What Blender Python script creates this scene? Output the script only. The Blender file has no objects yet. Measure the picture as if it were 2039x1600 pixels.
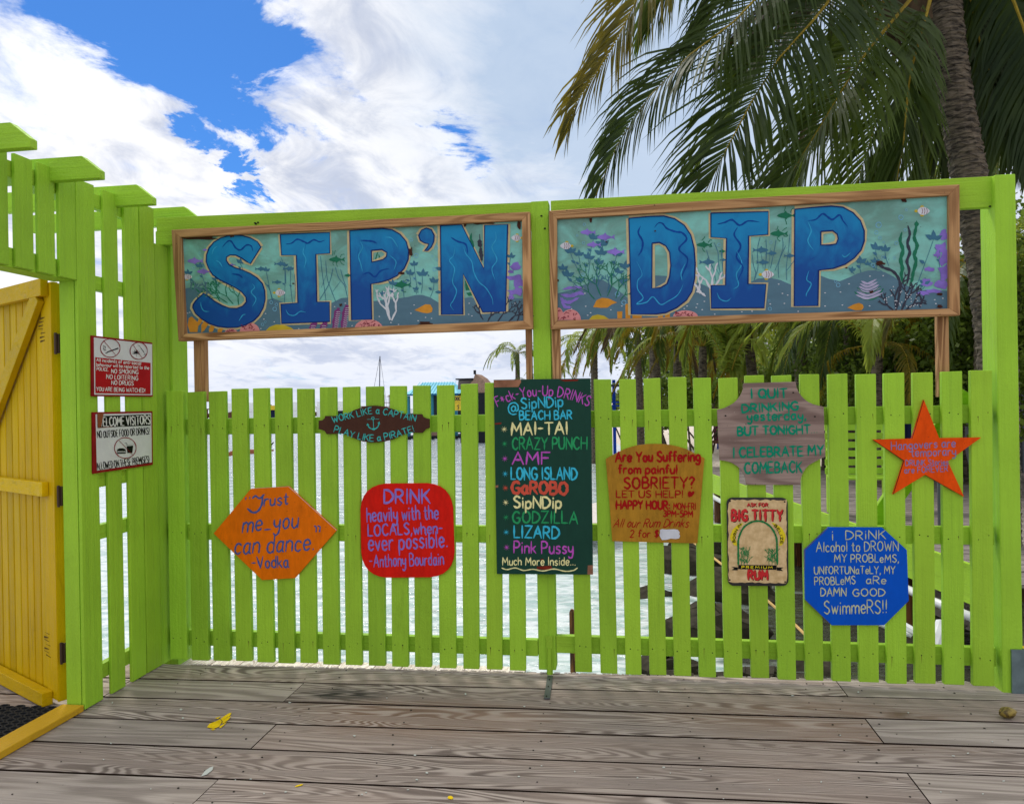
import bpy, math, random
from mathutils import Vector, Matrix
from mathutils.geometry import tessellate_polygon
random.seed(7)
S = bpy.context.scene
COL = S.collection
V = Vector

# ------------------------------------------------------------------ camera
F = 1486.4; W0, H0 = 2039.0, 1600.0
yaw, pit, rol = -0.14242, -0.0023, -0.01711
CAM = V((0, -3.7668, 1.4))
_f = V((math.sin(yaw)*math.cos(pit), math.cos(yaw)*math.cos(pit), math.sin(pit)))
_r = V((math.cos(yaw), -math.sin(yaw), 0)); _u = _r.cross(_f)
RX = math.cos(rol)*_r + math.sin(rol)*_u
UP = -math.sin(rol)*_r + math.cos(rol)*_u
FW = _f
cd = bpy.data.cameras.new('camera'); cam = bpy.data.objects.new('camera', cd); COL.objects.link(cam)
cd.sensor_width = 36; cd.sensor_fit = 'HORIZONTAL'; cd.lens = 36*F/W0; cd.clip_start = .05; cd.clip_end = 9000
M = Matrix((RX, UP, -FW)).transposed().to_4x4(); M.translation = CAM
cam.matrix_world = M
S.camera = cam

# ------------------------------------------------------------------ exposure, world, sun
S.view_settings.view_transform = 'Standard'; S.view_settings.look = 'None'
S.view_settings.exposure = 0.12; S.view_settings.gamma = 1; S.view_settings.use_curve_mapping = False
SUN_EL = math.radians(56); SUN_AZ = math.radians(-32)      # azimuth measured from +Y towards +X
sd = V((math.sin(SUN_AZ)*math.cos(SUN_EL), math.cos(SUN_AZ)*math.cos(SUN_EL), math.sin(SUN_EL)))

def ray(x, y):
    return (FW*F + RX*(x-W0/2) - UP*(y-H0/2))
def at(ax, v, x, y):
    d = ray(x, y); return CAM + d*((v-CAM[ax])/d[ax])
def atY(Y, x, y): return at(1, Y, x, y)
def atZ(Z, x, y): return at(2, Z, x, y)
def atD(D, x, y):
    return CAM + ray(x, y)*(D/F)

world = bpy.data.worlds.new('World'); S.world = world; world.use_nodes = True
wt = world.node_tree; wt.nodes.clear()

class NT:
    """small node helper"""
    def __init__(s, t): s.t = t
    def n(s, typ, **k):
        o = s.t.nodes.new(typ)
        for a, b in k.items():
            if a.startswith('i_'):
                key = a[2:]
                key = int(key) if key.isdigit() else key.replace('_', ' ')
                o.inputs[key].default_value = b
            else: setattr(o, a, b)
        return o
    def l(s, a, b): s.t.links.new(a, b)
    def put(s, sock, v):
        if isinstance(v, bpy.types.NodeSocket): s.l(v, sock)
        elif v is not None:
            sock.default_value = v
    def m(s, op, a, b=None, c=None, clamp=False):
        o = s.n('ShaderNodeMath', operation=op, use_clamp=clamp)
        for i, v in enumerate((a, b, c)):
            if v is not None: s.put(o.inputs[i], v)
        return o.outputs[0]
    def vm(s, op, a, b=None, out=0):
        o = s.n('ShaderNodeVectorMath', operation=op)
        s.put(o.inputs[0], a)
        if b is not None:
            if op == 'SCALE': s.put(o.inputs['Scale'], b)
            else: s.put(o.inputs[1], b)
        return o.outputs[out]
    def noise(s, vec, scale, detail=2, rough=.5, dist=0, out='Fac'):
        o = s.n('ShaderNodeTexNoise'); s.put(o.inputs['Vector'], vec)
        o.inputs['Scale'].default_value = scale; o.inputs['Detail'].default_value = detail
        o.inputs['Roughness'].default_value = rough; o.inputs['Distortion'].default_value = dist
        return o.outputs[out]
    def ramp(s, v, a, b, lo=0., hi=1., smooth=True):
        o = s.n('ShaderNodeMapRange', interpolation_type='SMOOTHSTEP' if smooth else 'LINEAR')
        s.put(o.inputs[0], v)
        for i, x in enumerate((a, b, lo, hi)): s.put(o.inputs[i+1], x)
        return o.outputs[0]
    def mix(s, f, a, b, bt='MIX'):
        o = s.n('ShaderNodeMix', data_type='RGBA', blend_type=bt)
        s.put(o.inputs[0], f)
        for i, v in ((6, a), (7, b)):
            if isinstance(v, tuple): v = (*v[:3], 1)
            s.put(o.inputs[i], v)
        return o.outputs[2]

w = NT(wt)
out = w.n('ShaderNodeOutputWorld'); bg = w.n('ShaderNodeBackground'); bg.inputs[1].default_value = .1
w.l(bg.outputs[0], out.inputs[0])
sky = w.n('ShaderNodeTexSky', sky_type='NISHITA'); sky.sun_disc = False
sky.sun_elevation = SUN_EL; sky.sun_rotation = SUN_AZ; sky.altitude = 0; sky.air_density = 1.0; sky.dust_density = .35; sky.ozone_density = 2.2
tc = w.n('ShaderNodeTexCoord'); dvec = tc.outputs['Generated']
sep = w.n('ShaderNodeSeparateXYZ'); w.l(dvec, sep.inputs[0])
zz = w.m('ADD', w.m('MAXIMUM', sep.outputs[2], 0.0), .16)
comb = w.n('ShaderNodeCombineXYZ')
w.l(w.m('DIVIDE', sep.outputs[0], zz), comb.inputs[0]); w.l(w.m('DIVIDE', sep.outputs[1], zz), comb.inputs[1])
cv = comb.outputs[0]
# streets in the clouds run from the upper left to the lower right of the view
mp = w.n('ShaderNodeMapping'); w.l(cv, mp.inputs[0]); mp.inputs['Rotation'].default_value = (0, 0, math.radians(28)); mp.inputs['Scale'].default_value = (1.0, .62, 1)
n1 = w.noise(mp.outputs[0], 2.4, 15, .66, .5)
n2 = w.noise(w.vm('ADD', cv, (5.3, 1.7, 2.2)), 1.1, 4, .5, .2)
n3 = w.noise(w.vm('ADD', mp.outputs[0], (2.3, 9.7, 0.2)), 5.5, 12, .62, .5)
nv = w.noise(w.vm('ADD', cv, (7, 3, 0)), 2.6, 8, .65, .4, out='Color')
dd = w.vm('ADD', dvec, w.vm('SCALE', w.vm('SUBTRACT', nv, (.5, .5, .5)), .34))
def blob(px, py, r):
    c = ray(px, py).normalized()
    d = w.vm('DISTANCE', dd, tuple(c), out=1)
    return w.m('EXPONENT', w.m('MULTIPLY', w.m('POWER', w.m('DIVIDE', d, r/F), 2.0), -1.0))
blue = None
for px, py, r, a in ((260, -30, 95, 1.0), (340, 30, 95, 1.0), (430, 50, 85, 1.0), (465, 160, 50, .95), (420, 110, 50, .6), (430, 270, 36, 1.1), (450, 300, 32, 1.0), (475, 335, 34, 1.1), (515, 375, 30, 1.0), (560, 130, 34, .5), (650, 172, 40, .55), (720, 200, 36, .5), (800, 215, 40, .3), (945, 270, 42, .75), (890, 245, 40, .6), (760, 130, 30, .3), (960, 330, 30, .3), (300, -160, 160, .8), (-200, -300, 300, .6)):
    b = w.m('MULTIPLY', blob(px, py, r), a)
    blue = b if blue is None else w.m('ADD', blue, b)
cloudv = w.m('SUBTRACT', w.m('ADD', w.m('MULTIPLY', w.m('SUBTRACT', n1, .5), 1.5), .62), w.m('MULTIPLY', blue, .85))
cloudv = w.m('ADD', cloudv, w.m('MULTIPLY', w.m('SUBTRACT', n3, .5), .6))
cmask = w.ramp(cloudv, -.06, .54)
# veil: soft thin grey-blue cloud on the right
veil = w.m('ADD', blob(1210, 140, 230), w.m('MULTIPLY', blob(1500, 100, 500), .9), clamp=True)
shade = w.ramp(w.m('ADD', w.m('MULTIPLY', n2, .55), w.m('MULTIPLY', n3, .6)), .43, .63)
ccol = w.mix(shade, (5.6, 6.1, 7.5), (10.4, 10.4, 10.6))
edge = w.ramp(cloudv, .20, .75, 1.06, .93)
ccol = w.mix(1.0, ccol, w.vm('SCALE', (1, 1, 1), edge), 'MULTIPLY')
vcol = w.mix(n2, (3.2, 4.6, 6.6), (5.8, 6.9, 8.6))
ccol = w.mix(w.m('MULTIPLY', veil, .88), ccol, vcol)
hz = w.ramp(sep.outputs[2], .0, .16, 1, 0)
ccol = w.mix(w.m('MULTIPLY', hz, .55), ccol, (6.2, 6.9, 8.6))
skyc = w.mix(1.0, sky.outputs[0], (.28, .64, 1.12), 'MULTIPLY')
w.l(w.mix(cmask, skyc, ccol), bg.inputs[0])

sl = bpy.data.lights.new('sun', 'SUN'); sun = bpy.data.objects.new('sun', sl); COL.objects.link(sun)
sl.energy = 2.0; sl.angle = math.radians(14); sl.color = (1, .95, .86)
sun.rotation_euler = (-sd).to_track_quat('-Z', 'Y').to_euler(); sun.location = (0, 0, 30)

# ------------------------------------------------------------------ object helpers
WP = {}
def tag(o, label=None, cat=None, group=None, kind=None):
    if label: o['label'] = label
    if cat: o['category'] = cat
    if group: o['group'] = group
    if kind: o['kind'] = kind
    return o
def thing(name, loc, label=None, cat=None, group=None, kind=None):
    o = bpy.data.objects.new(name, None); COL.objects.link(o); o.empty_display_size = .1
    o.location = loc; WP[o.name] = V(loc)
    return tag(o, label, cat, group, kind)
def link(name, me, mat, parent, org, bevel=0):
    if mat is not None and not me.materials: me.materials.append(mat)
    o = bpy.data.objects.new(name, me); COL.objects.link(o)
    WP[o.name] = V(org)
    if parent is not None:
        o.parent = parent; o.location = V(org) - WP[parent.name]
    else: o.location = org
    if bevel:
        b = o.modifiers.new('bevel', 'BEVEL'); b.width = bevel; b.segments = 2; b.limit_method = 'ANGLE'
    return o
class MB:
    def __init__(s): s.v = []; s.f = []; s.mi = []; s.smooth = False
    def quad(s, a, b, c, d, mi=0):
        n = len(s.v); s.v += [a, b, c, d]; s.f.append((n, n+1, n+2, n+3)); s.mi.append(mi)
    def prism(s, pts, vec, mi=0):
        """pts: polygon (3D), extruded by vec"""
        n = len(s.v); k = len(pts); vec = V(vec)
        s.v += [V(p) for p in pts] + [V(p)+vec for p in pts]
        nrm = V((0, 0, 0))
        for i in range(k): nrm += (V(pts[i])-V(pts[0])).cross(V(pts[(i+1) % k])-V(pts[0]))
        fl = nrm.dot(vec) > 0
        def add(t): s.f.append(tuple(reversed(t)) if not fl else t); s.mi.append(mi)
        if k <= 4:
            add(tuple(n+i for i in reversed(range(k)))); add(tuple(n+k+i for i in range(k)))
        else:
            for t in tessellate_polygon([[V(p) for p in pts]]):
                a = nrm.dot((V(pts[t[1]])-V(pts[t[0]])).cross(V(pts[t[2]])-V(pts[t[0]])))
                t = t if a > 0 else t[::-1]
                add(tuple(n+i for i in reversed(t))); add(tuple(n+k+i for i in t))
        for i in range(k):
            j = (i+1) % k; add((n+i, n+j, n+k+j, n+k+i))
    def box(s, a, b, mi=0):
        a, b = V(a), V(b)
        s.prism([V((a.x, a.y, a.z)), V((b.x, a.y, a.z)), V((b.x, b.y, a.z)), V((a.x, b.y, a.z))], (0, 0, b.z-a.z), mi)
    def bar(s, a, b, wd, th, up=(0, 0, 1), mi=0):
        a, b = V(a), V(b); d = (b-a).normalized(); u = V(up)
        sd_ = d.cross(u)
        if sd_.length < 1e-4: sd_ = d.cross(V((1, 0, 0)))
        sd_.normalize(); u = sd_.cross(d).normalized()
        x = sd_*wd/2; y = u*th/2
        s.prism([a-x-y, a+x-y, a+x+y, a-x+y], b-a, mi)
    def tube(s, pts, rad, n=8, mi=0, cap=True):
        base = len(s.v); pts = [V(p) for p in pts]
        if not hasattr(rad, '__len__'): rad = [rad]*len(pts)
        x = None
        for i, p in enumerate(pts):
            d = (pts[min(i+1, len(pts)-1)]-pts[max(i-1, 0)]).normalized()
            if x is None:
                x = d.cross(V((0, 0, 1)))
                if x.length < .1: x = d.cross(V((1, 0, 0)))
            x = (x-d*x.dot(d)).normalized(); y = d.cross(x)
            for k in range(n):
                a = 2*math.pi*k/n; s.v.append(p+(x*math.cos(a)+y*math.sin(a))*rad[i])
        for i in range(len(pts)-1):
            for k in range(n):
                a = base+i*n; s.f.append((a+k, a+(k+1) % n, a+n+(k+1) % n, a+n+k)); s.mi.append(mi)
        if cap:
            s.f.append(tuple(base+k for k in reversed(range(n)))); s.mi.append(mi)
            e = base+(len(pts)-1)*n; s.f.append(tuple(e+k for k in range(n))); s.mi.append(mi)
    def mesh(s, name, org, mats=None, smooth=False):
        me = bpy.data.meshes.new(name); org = V(org)
        me.from_pydata([V(p)-org for p in s.v], [], s.f)
        if mats:
            for m_ in mats: me.materials.append(m_)
            me.polygons.foreach_set('material_index', s.mi)
        if smooth: me.polygons.foreach_set('use_smooth', [True]*len(s.f))
        me.update(); return me
    def build(s, name, mat, parent=None, org=None, bevel=0, smooth=False):
        if org is None:
            k = len(s.v); org = V((sum(p[0] for p in s.v)/k, sum(p[1] for p in s.v)/k, sum(p[2] for p in s.v)/k))
        mats = mat if isinstance(mat, list) else [mat]
        me = s.mesh(name, org, mats, smooth)
        return link(name, me, None, parent, org, bevel)
def prism(name, pts, vec, mat, parent=None, bevel=0):
    b = MB(); b.prism(pts, vec); return b.build(name, mat, parent, bevel=bevel)
def box(name, a, b_, mat, parent=None, bevel=0):
    b = MB(); b.box(a, b_); return b.build(name, mat, parent, bevel=bevel)

# ------------------------------------------------------------------ materials
def srgb(r, g, b):
    return tuple((x/255/12.92 if x/255 < .04045 else ((x/255+.055)/1.055)**2.4) for x in (r, g, b))
def new_mat(name):
    m_ = bpy.data.materials.new(name); m_.use_nodes = True; m_.node_tree.nodes.clear()
    t = NT(m_.node_tree); o = t.n('ShaderNodeOutputMaterial'); p = t.n('ShaderNodeBsdfPrincipled')
    t.l(p.outputs[0], o.inputs[0]); t.p = p; t.o = o; t.mat = m_
    return t
def coords(t, rnd=True):
    c = t.n('ShaderNodeTexCoord').outputs['Object']
    if rnd:
        r = t.n('ShaderNodeObjectInfo').outputs['Random']
        return t.vm('ADD', c, t.vm('SCALE', (37., 91., 53.), r)), r
    return c, None
def stretch(t, vec, sx, sy, sz):
    o = t.n('ShaderNodeMapping'); t.l(vec, o.inputs[0]); o.inputs['Scale'].default_value = (sx, sy, sz); return o.outputs[0]
def bump(t, h, s, d=.01):
    b = t.n('ShaderNodeBump'); b.inputs['Strength'].default_value = s; b.inputs['Distance'].default_value = d
    t.l(h, b.inputs['Height']); t.l(b.outputs[0], t.p.inputs['Normal'])
_pc = {}
def plain(name, col, rough=.6, metal=0, var=.12):
    k = (name, col, rough)
    if k in _pc: return _pc[k]
    t = new_mat(name); c, r = coords(t)
    n = t.noise(c, 14, 5, .6)
    f = t.ramp(n, .3, .7, 1-var, 1+var, False)
    t.l(t.mix(1.0, (*col, 1), t.vm('SCALE', (1, 1, 1), f), 'MULTIPLY'), t.p.inputs['Base Color'])
    t.p.inputs['Roughness'].default_value = rough; t.p.inputs['Metallic'].default_value = metal
    if not metal and rough > .35: t.p.inputs['Specular IOR Level'].default_value = .1
    _pc[k] = t.mat; return t.mat
def paint(name, col, axis, dirt=(.03, .035, .02), rough=.42, wear=.5, boost=1.0):
    """painted lumber: visible grain ridges under the paint, scuffs, grime"""
    t = new_mat(name); c, r = coords(t)
    sc = [42, 42, 42]; sc[axis] = 1.6
    g = t.noise(stretch(t, c, *sc), 1, 6, .7, .3)
    big = t.noise(c, 3.0, 4, .55)
    spk = t.noise(c, 90, 3, .6)
    sc2 = [9, 9, 9]; sc2[axis] = 1.4
    blot = t.noise(stretch(t, c, *sc2), 1.4, 7, .7, .6)
    f = t.m('ADD', t.m('MULTIPLY', big, .42), t.m('MULTIPLY', g, .24))
    f = t.m('ADD', f, t.m('MULTIPLY', t.m('SUBTRACT', r, .5), .24))
    f = t.m('ADD', f, .64)
    base = t.mix(1.0, (*[x*boost for x in col], 1), t.vm('SCALE', (1, 1, 1), f), 'MULTIPLY')
    r2 = t.m('FRACT', t.m('MULTIPLY', r, 7.31))
    base = t.mix(t.m('MULTIPLY', r2, .22), base, t.mix(1.0, base, (1.18, .86, .8, 1), 'MULTIPLY'))
    thin = t.noise(stretch(t, c, *[x*.4 for x in sc]), 2.2, 5, .7, .4)
    base = t.mix(t.ramp(thin, .52, .72, 0, .32), base, t.mix(1.0, base, (.62, .66, .9, 1), 'MULTIPLY'))
    base = t.mix(t.m('MULTIPLY', t.ramp(blot, .58, .80), wear*.5), base, (*dirt, 1))
    base = t.mix(t.m('MULTIPLY', t.ramp(spk, .70, .78), wear*.6), base, (*dirt, 1))
    t.l(base, t.p.inputs['Base Color'])
    t.p.inputs['Roughness'].default_value = rough; t.p.inputs['Specular IOR Level'].default_value = .12
    t.l(t.ramp(g, .3, .7, rough-.05, rough+.2), t.p.inputs['Roughness'])
    bump(t, t.m('ADD', g, t.m('MULTIPLY', spk, .35)), .7, .009)
    return t.mat
def wood(name, axis, dark, light, mid, rings=26, freq=.75, across=7., rough=.75, grey=.0, stains=()):
    """sawn softwood: contour lines of a stretched field give cathedral grain"""
    t = new_mat(name); c, r = coords(t)
    sc = [across]*3; sc[axis] = freq
    f0 = t.noise(stretch(t, c, *sc), 1, 2.2, .45, .5)
    s3 = [160]*3; s3[axis] = 4
    fine = t.noise(stretch(t, c, *s3), 1, 4, .6)
    ph = t.m('ADD', t.m('MULTIPLY', f0, rings), t.m('MULTIPLY', fine, .25))
    tri = t.m('PINGPONG', ph, .5)
    band = t.ramp(tri, .08, .40)
    s4 = [3.5]*3; s4[axis] = .8
    patch = t.noise(stretch(t, c, *s4), 1, 5, .65, .6)
    spk = t.noise(c, 120, 3, .5)
    col = t.mix(band, (*dark, 1), (*light, 1))
    col = t.mix(t.ramp(patch, .38, .66, 0, .75), col, (*mid, 1))
    col = t.mix(1.0, col, t.vm('SCALE', (1, 1, 1), t.ramp(fine, .25, .75, .74, 1.2, False)), 'MULTIPLY')
    col = t.mix(1.0, col, t.vm('SCALE', (1, 1, 1), t.ramp(r, 0, 1, .84, 1.16, False)), 'MULTIPLY')
    col = t.mix(t.ramp(spk, .72, .78, 0, .5), col, (.5, .48, .44, 1))
    sp2 = t.noise(t.vm('ADD', c, (3.3, 8.1, 1.2)), 60, 3, .5)
    col = t.mix(t.ramp(sp2, .72, .76, 0, .7), col, (.03, .025, .02, 1))
    if stains:
        g = t.n('ShaderNodeNewGeometry').outputs['Position']
        wob = t.vm('SCALE', t.vm('SUBTRACT', t.noise(g, 9, 4, .6, out='Color'), (.5, .5, .5)), .16)
        g = t.vm('ADD', g, wob)
        for (cx, cy, sx, sy, amt, sc_) in stains:
            q = t.vm('MULTIPLY', t.vm('SUBTRACT', g, (cx, cy, 0)), (1/sx, 1/sy, 0))
            d = t.vm('LENGTH', q, out=1)
            k = t.m('MULTIPLY', t.ramp(d, .35, 1.05, 1, 0), amt)
            k = t.m('MULTIPLY', k, t.ramp(tri, .1, .5, 1, .45))
            col = t.mix(k, col, (*sc_, 1))
    t.l(col, t.p.inputs['Base Color']); t.p.inputs['Roughness'].default_value = rough; t.p.inputs['Specular IOR Level'].default_value = .3
    bump(t, t.m('ADD', t.m('MULTIPLY', band, .7), fine), .5, .003)
    return t.mat

LIME = srgb(156, 202, 58)
GV = paint('lime_paint_vertical', LIME, 2)
GX = paint('lime_paint_horizontal', LIME, 0)
GY = paint('lime_paint_depthwise', LIME, 1)
YV = paint('yellow_paint_vertical', srgb(204, 170, 0), 2, dirt=(.06, .04, .01), wear=1.0)
YX = paint('yellow_paint_horizontal', srgb(212, 178, 0), 0, dirt=(.06, .04, .01), wear=1.2)
BRX = wood('pine_frame_horizontal', 0, srgb(128, 88, 52), srgb(196, 152, 104), srgb(172, 128, 84), rings=16, freq=.5, across=9)
BRV = wood('pine_frame_vertical', 2, srgb(128, 88, 52), srgb(196, 152, 104), srgb(172, 128, 84), rings=16, freq=.5, across=9)
_st = atZ(0, 690, 1382); _s2 = atZ(0, 1800, 1424); _s3 = atZ(0, 1240, 1345)
DECK = wood('weathered_deck_wood', 0, srgb(114, 101, 94), srgb(186, 172, 162), srgb(158, 141, 130), rings=36, freq=.5, across=5.4,
            stains=((_st.x, _st.y, .26, .085, .85, (.018, .016, .015)), (_s2.x, _s2.y, .09, .07, .6, (.05, .035, .02)), (-.85, -.55, .8, .25, .35, srgb(150, 110, 78)), (.9, -.42, .9, .3, .3, srgb(150, 112, 80))))
DECKG = wood('grey_weathered_deck_wood', 0, srgb(138, 127, 118), srgb(176, 164, 154), srgb(160, 147, 138), rings=12, freq=.5, across=4.6)
DECK2 = wood('bleached_board_ends', 1, srgb(190, 170, 158), srgb(246, 238, 230), srgb(232, 218, 208), rings=26, freq=1.5, across=9)
DOCKG = wood('grey_dock_wood', 0, srgb(92, 84, 80), srgb(160, 150, 144), srgb(134, 124, 118), rings=20, freq=.8, across=7)
PILE = wood('brown_piling_wood', 2, srgb(60, 38, 22), srgb(140, 88, 48), srgb(100, 66, 40), rings=10)
DARK = plain('dark_nail_steel', (.012, .011, .01), .5)
STEEL = plain('rusty_grey_steel', srgb(96, 98, 104), .45, .6)
GALV = plain('galvanised_steel', srgb(120, 140, 145), .4, .7, .25)
WHITE = plain('white_plastic', (.75, .76, .76), .3)
NAVY = plain('navy_fabric', srgb(28, 36, 66), .7)
RBLUE = plain('royal_blue_paint', srgb(20, 60, 160), .5)
# ------------------------------------------------------------------ deck
DR = .032
GAP_SHADE = plain('plank_gap_shade', srgb(46, 34, 26), .9, 0, .2)  # dark brown on the plank sides paints shade into the gaps between boards
deck = thing('boardwalk', (0, -1.5, 0), kind='structure')
lines = [.062, -.155, -.393, -.630, -.867, -1.107]
while lines[-1] > -4.7: lines.append(lines[-1]-.238)
def plank(parent, x0, x1, ya, yb, mat=DECK, z=0., rot=DR, name='plank', th=.038):
    g = .006
    dz = random.uniform(-.0015, .0015)
    p = [V((x0+g*.3, yb+rot*x0+g, z+dz)), V((x1-g*.3, yb+rot*x1+g, z+dz)), V((x1-g*.3, ya+rot*x1-g, z+dz)), V((x0+g*.3, ya+rot*x0-g, z+dz))]
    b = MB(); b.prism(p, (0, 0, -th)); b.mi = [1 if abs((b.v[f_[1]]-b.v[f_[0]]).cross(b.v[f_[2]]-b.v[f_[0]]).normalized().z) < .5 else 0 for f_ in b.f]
    return b.build(name, [mat, GAP_SHADE], parent, bevel=.0012)
for i in range(len(lines)-1):
    ya, yb = lines[i], lines[i+1]
    j = 1.03 if i % 2 == 0 else -1.51
    xs = [-2.50, j, 4.2] if i != 1 else [-2.50, -1.59, 4.2]
    for a, b in zip(xs[:-1], xs[1:]): plank(deck, a, b, ya, yb, DECKG if (i % 2 and b < 0) or (i % 2 == 0 and a > 0) else DECK)
    plank(deck, -4.9, -2.50, ya, yb)
# short bleached board ends beyond the picket line on the left
x = -2.40
while x < -.62:
    wd = random.uniform(.13, .2)
    b = MB(); y1 = .13+DR*x+random.uniform(-.01, .012)
    b.prism([V((x, lines[0]+DR*x+.006, -.012)), V((x+wd-.006, lines[0]+DR*x+.008, -.012)), V((x+wd-.006, y1+.05, -.012)), V((x, y1+.05, -.012))], (0, 0, -.03))
    b.build('board_end', DECK2, deck, bevel=.002); x += wd
# splintered pale edge strip along the front board
b = MB(); x = -2.35
while x < 1.75:
    wd = random.uniform(.012, .05); y = lines[0]+DR*x
    b.prism([V((x, y-.004, .003)), V((x+wd, y-.004, .003)), V((x+wd*random.uniform(.5, .9), y+random.uniform(.004, .016), -.002)), V((x+wd*.2, y+random.uniform(.004, .016), -.002))], (0, 0, -.004)); x += wd*random.uniform(1, 1.7)
tag(b.build('edge_splinters', plain('pale_splinters', srgb(226, 214, 206), .8), deck), kind='stuff')
# nail heads
b = MB()
for i in range(len(lines)-1):
    for xj in [-2.2, -1.6, -1.42, -.95, -.35, .3, .85, .97, 1.1, 1.5, 2.2, 2.9]:
        for yy in (.05, -.05):
            x = xj+random.uniform(-.03, .03); y = (lines[i]+lines[i+1])/2+DR*x+yy+random.uniform(-.02, .02); r = random.uniform(.0025, .005)
            b.prism([V((x+r*math.cos(k), y+r*math.sin(k), .001)) for k in [0, 1.05, 2.1, 3.14, 4.2, 5.24]], (0, 0, .0012))
tag(b.build('nail_heads', DARK, deck), kind='stuff')
# spilled paint
YP = plain('spilled_yellow_paint', srgb(232, 196, 16), .5, 0, .2)
def blobpoly(cx, cy, n, rx, ry, rot, jag, seed):
    rg = random.Random(seed); o = []
    for k in range(n):
        a = 2*math.pi*k/n; q = 1+rg.uniform(-jag, jag)
        x, y = rx*q*math.cos(a), ry*q*math.sin(a)
        o.append((cx+x*math.cos(rot)-y*math.sin(rot), cy+x*math.sin(rot)+y*math.cos(rot)))
    return o
def on_deck(pts, z=.0028): return [atZ(z, *p) for p in pts]
b = MB()
for q in ([(412, 1447), (417, 1440), (428, 1436), (438, 1431), (442, 1436), (436, 1446), (425, 1450)], [(439, 1430), (448, 1424), (456, 1419), (461, 1418), (459, 1423), (452, 1427), (443, 1435)], [(444, 1434), (455, 1426), (460, 1425), (456, 1431), (447, 1438), (442, 1440)], [(437, 1446), (446, 1440), (452, 1436), (446, 1443), (438, 1449)], [(428, 1429), (440, 1425), (434, 1430)], [(418, 1451), (430, 1451), (424, 1453)]): b.prism(on_deck(q), (0, 0, .0006))
b.prism(on_deck(blobpoly(897, 1587, 9, 6, 3.2, 0, .15, 1)), (0, 0, .0008))
b.prism(on_deck(blobpoly(595, 1563, 9, 7, 1.6, -.3, .3, 2)), (0, 0, .0008))
b.build('yellow_paint_splash', YP, deck)
b = MB(); rg = random.Random(5)
b.prism(on_deck([(400, 1545), (408, 1534), (418, 1527), (425, 1525), (423, 1532), (412, 1541)]), (0, 0, .0008))
for k in range(46):
    px, py = rg.uniform(200, 2000), rg.uniform(1345, 1590)
    b.prism(on_deck(blobpoly(px, py, 7, rg.uniform(1, 3.2), rg.uniform(.7, 1.5), 0, .3, k)), (0, 0, .0008))
tag(b.build('pale_paint_specks', plain('pale_paint_specks', srgb(190, 195, 188), .7), deck), kind='stuff')
# shell / fruit on the deck, at the right
c = atZ(.028, 2007, 1417)
b = MB(); n = 10
for i in range(9):
    th = math.pi*i/8
    for k in range(n):
        a = 2*math.pi*k/n; r = .029*math.sin(th)*(1+.08*math.sin(3*a+th*2))
        b.v.append(c+V((.033*math.cos(th)+.004*math.sin(a), r*math.cos(a), r*.8*math.sin(a)))+V((0, 0, .004*math.cos(2*a))))
for i in range(8):
    for k in range(n):
        b.f.append((i*n+k, i*n+(k+1) % n, (i+1)*n+(k+1) % n, (i+1)*n+k)); b.mi.append(0)
t = new_mat('mottled_shell'); cc, r_ = coords(t, False)
t.l(t.mix(t.ramp(t.noise(stretch(t, cc, 1, 3, 1), 40, 4, .6), .4, .6), srgb(84, 66, 26), srgb(150, 128, 52)), t.p.inputs['Base Color'])
tag(b.build('shell', t.mat, None, smooth=True), 'small mottled olive brown shell lying on the deck by the right post', 'shell')

# ------------------------------------------------------------------ picket gates
PY0, PY1, RY1 = 0.0, .03, .068
LT = [(330, 363.5), (373, 405.5), (415, 448), (460, 490.5), (503, 533.5), (546, 578.5), (590.6, 623), (636, 668.5), (681.7, 714.5), (727.7, 762), (775.5, 808), (821.6, 855.6), (869.4, 903), (917, 950), (965, 997.5), (1009.5, 1043)]
LBm = [(339, 372), (381.7, 415), (424.5, 458), (469.5, 501), (512, 545), (553.7, 586), (597.6, 630), (643, 675.5), (688, 720.5), (734, 767), (780.5, 813), (826, 859), (875, 908), (922.4, 954), (969, 1000), (1015, 1047)]
RT = [(1133, 1167), (1181.7, 1216.7), (1232.4, 1266), (1281.5, 1315), (1330.5, 1366.8), (1380.5, 1415.8), (1431.5, 1469), (1483.5, 1521.5), (1537, 1576), (1593, 1631.5), (1649, 1687.7), (1705, 1744.5), (1760.5, 1801), (1818, 1858), (1875.6, 1916.4), (1933, 1976)]
RB = [(1145.5, 1179), (1196, 1229.6), (1245.7, 1277.5), (1293.5, 1327), (1342.5, 1376.5), (1392, 1426), (1442.5, 1479), (1496, 1532), (1549.5, 1585.6), (1604.5, 1640), (1657.5, 1695), (1711.5, 1750.5), (1767, 1806), (1823, 1863.6), (1880, 1921), (1938, 1979.8)]
def topy(x): return 778.5-(x-365)*.0262-(3 if x > 1150 else 0)*0
def boty(x): return 1312+(x-345)*.0330
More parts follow.
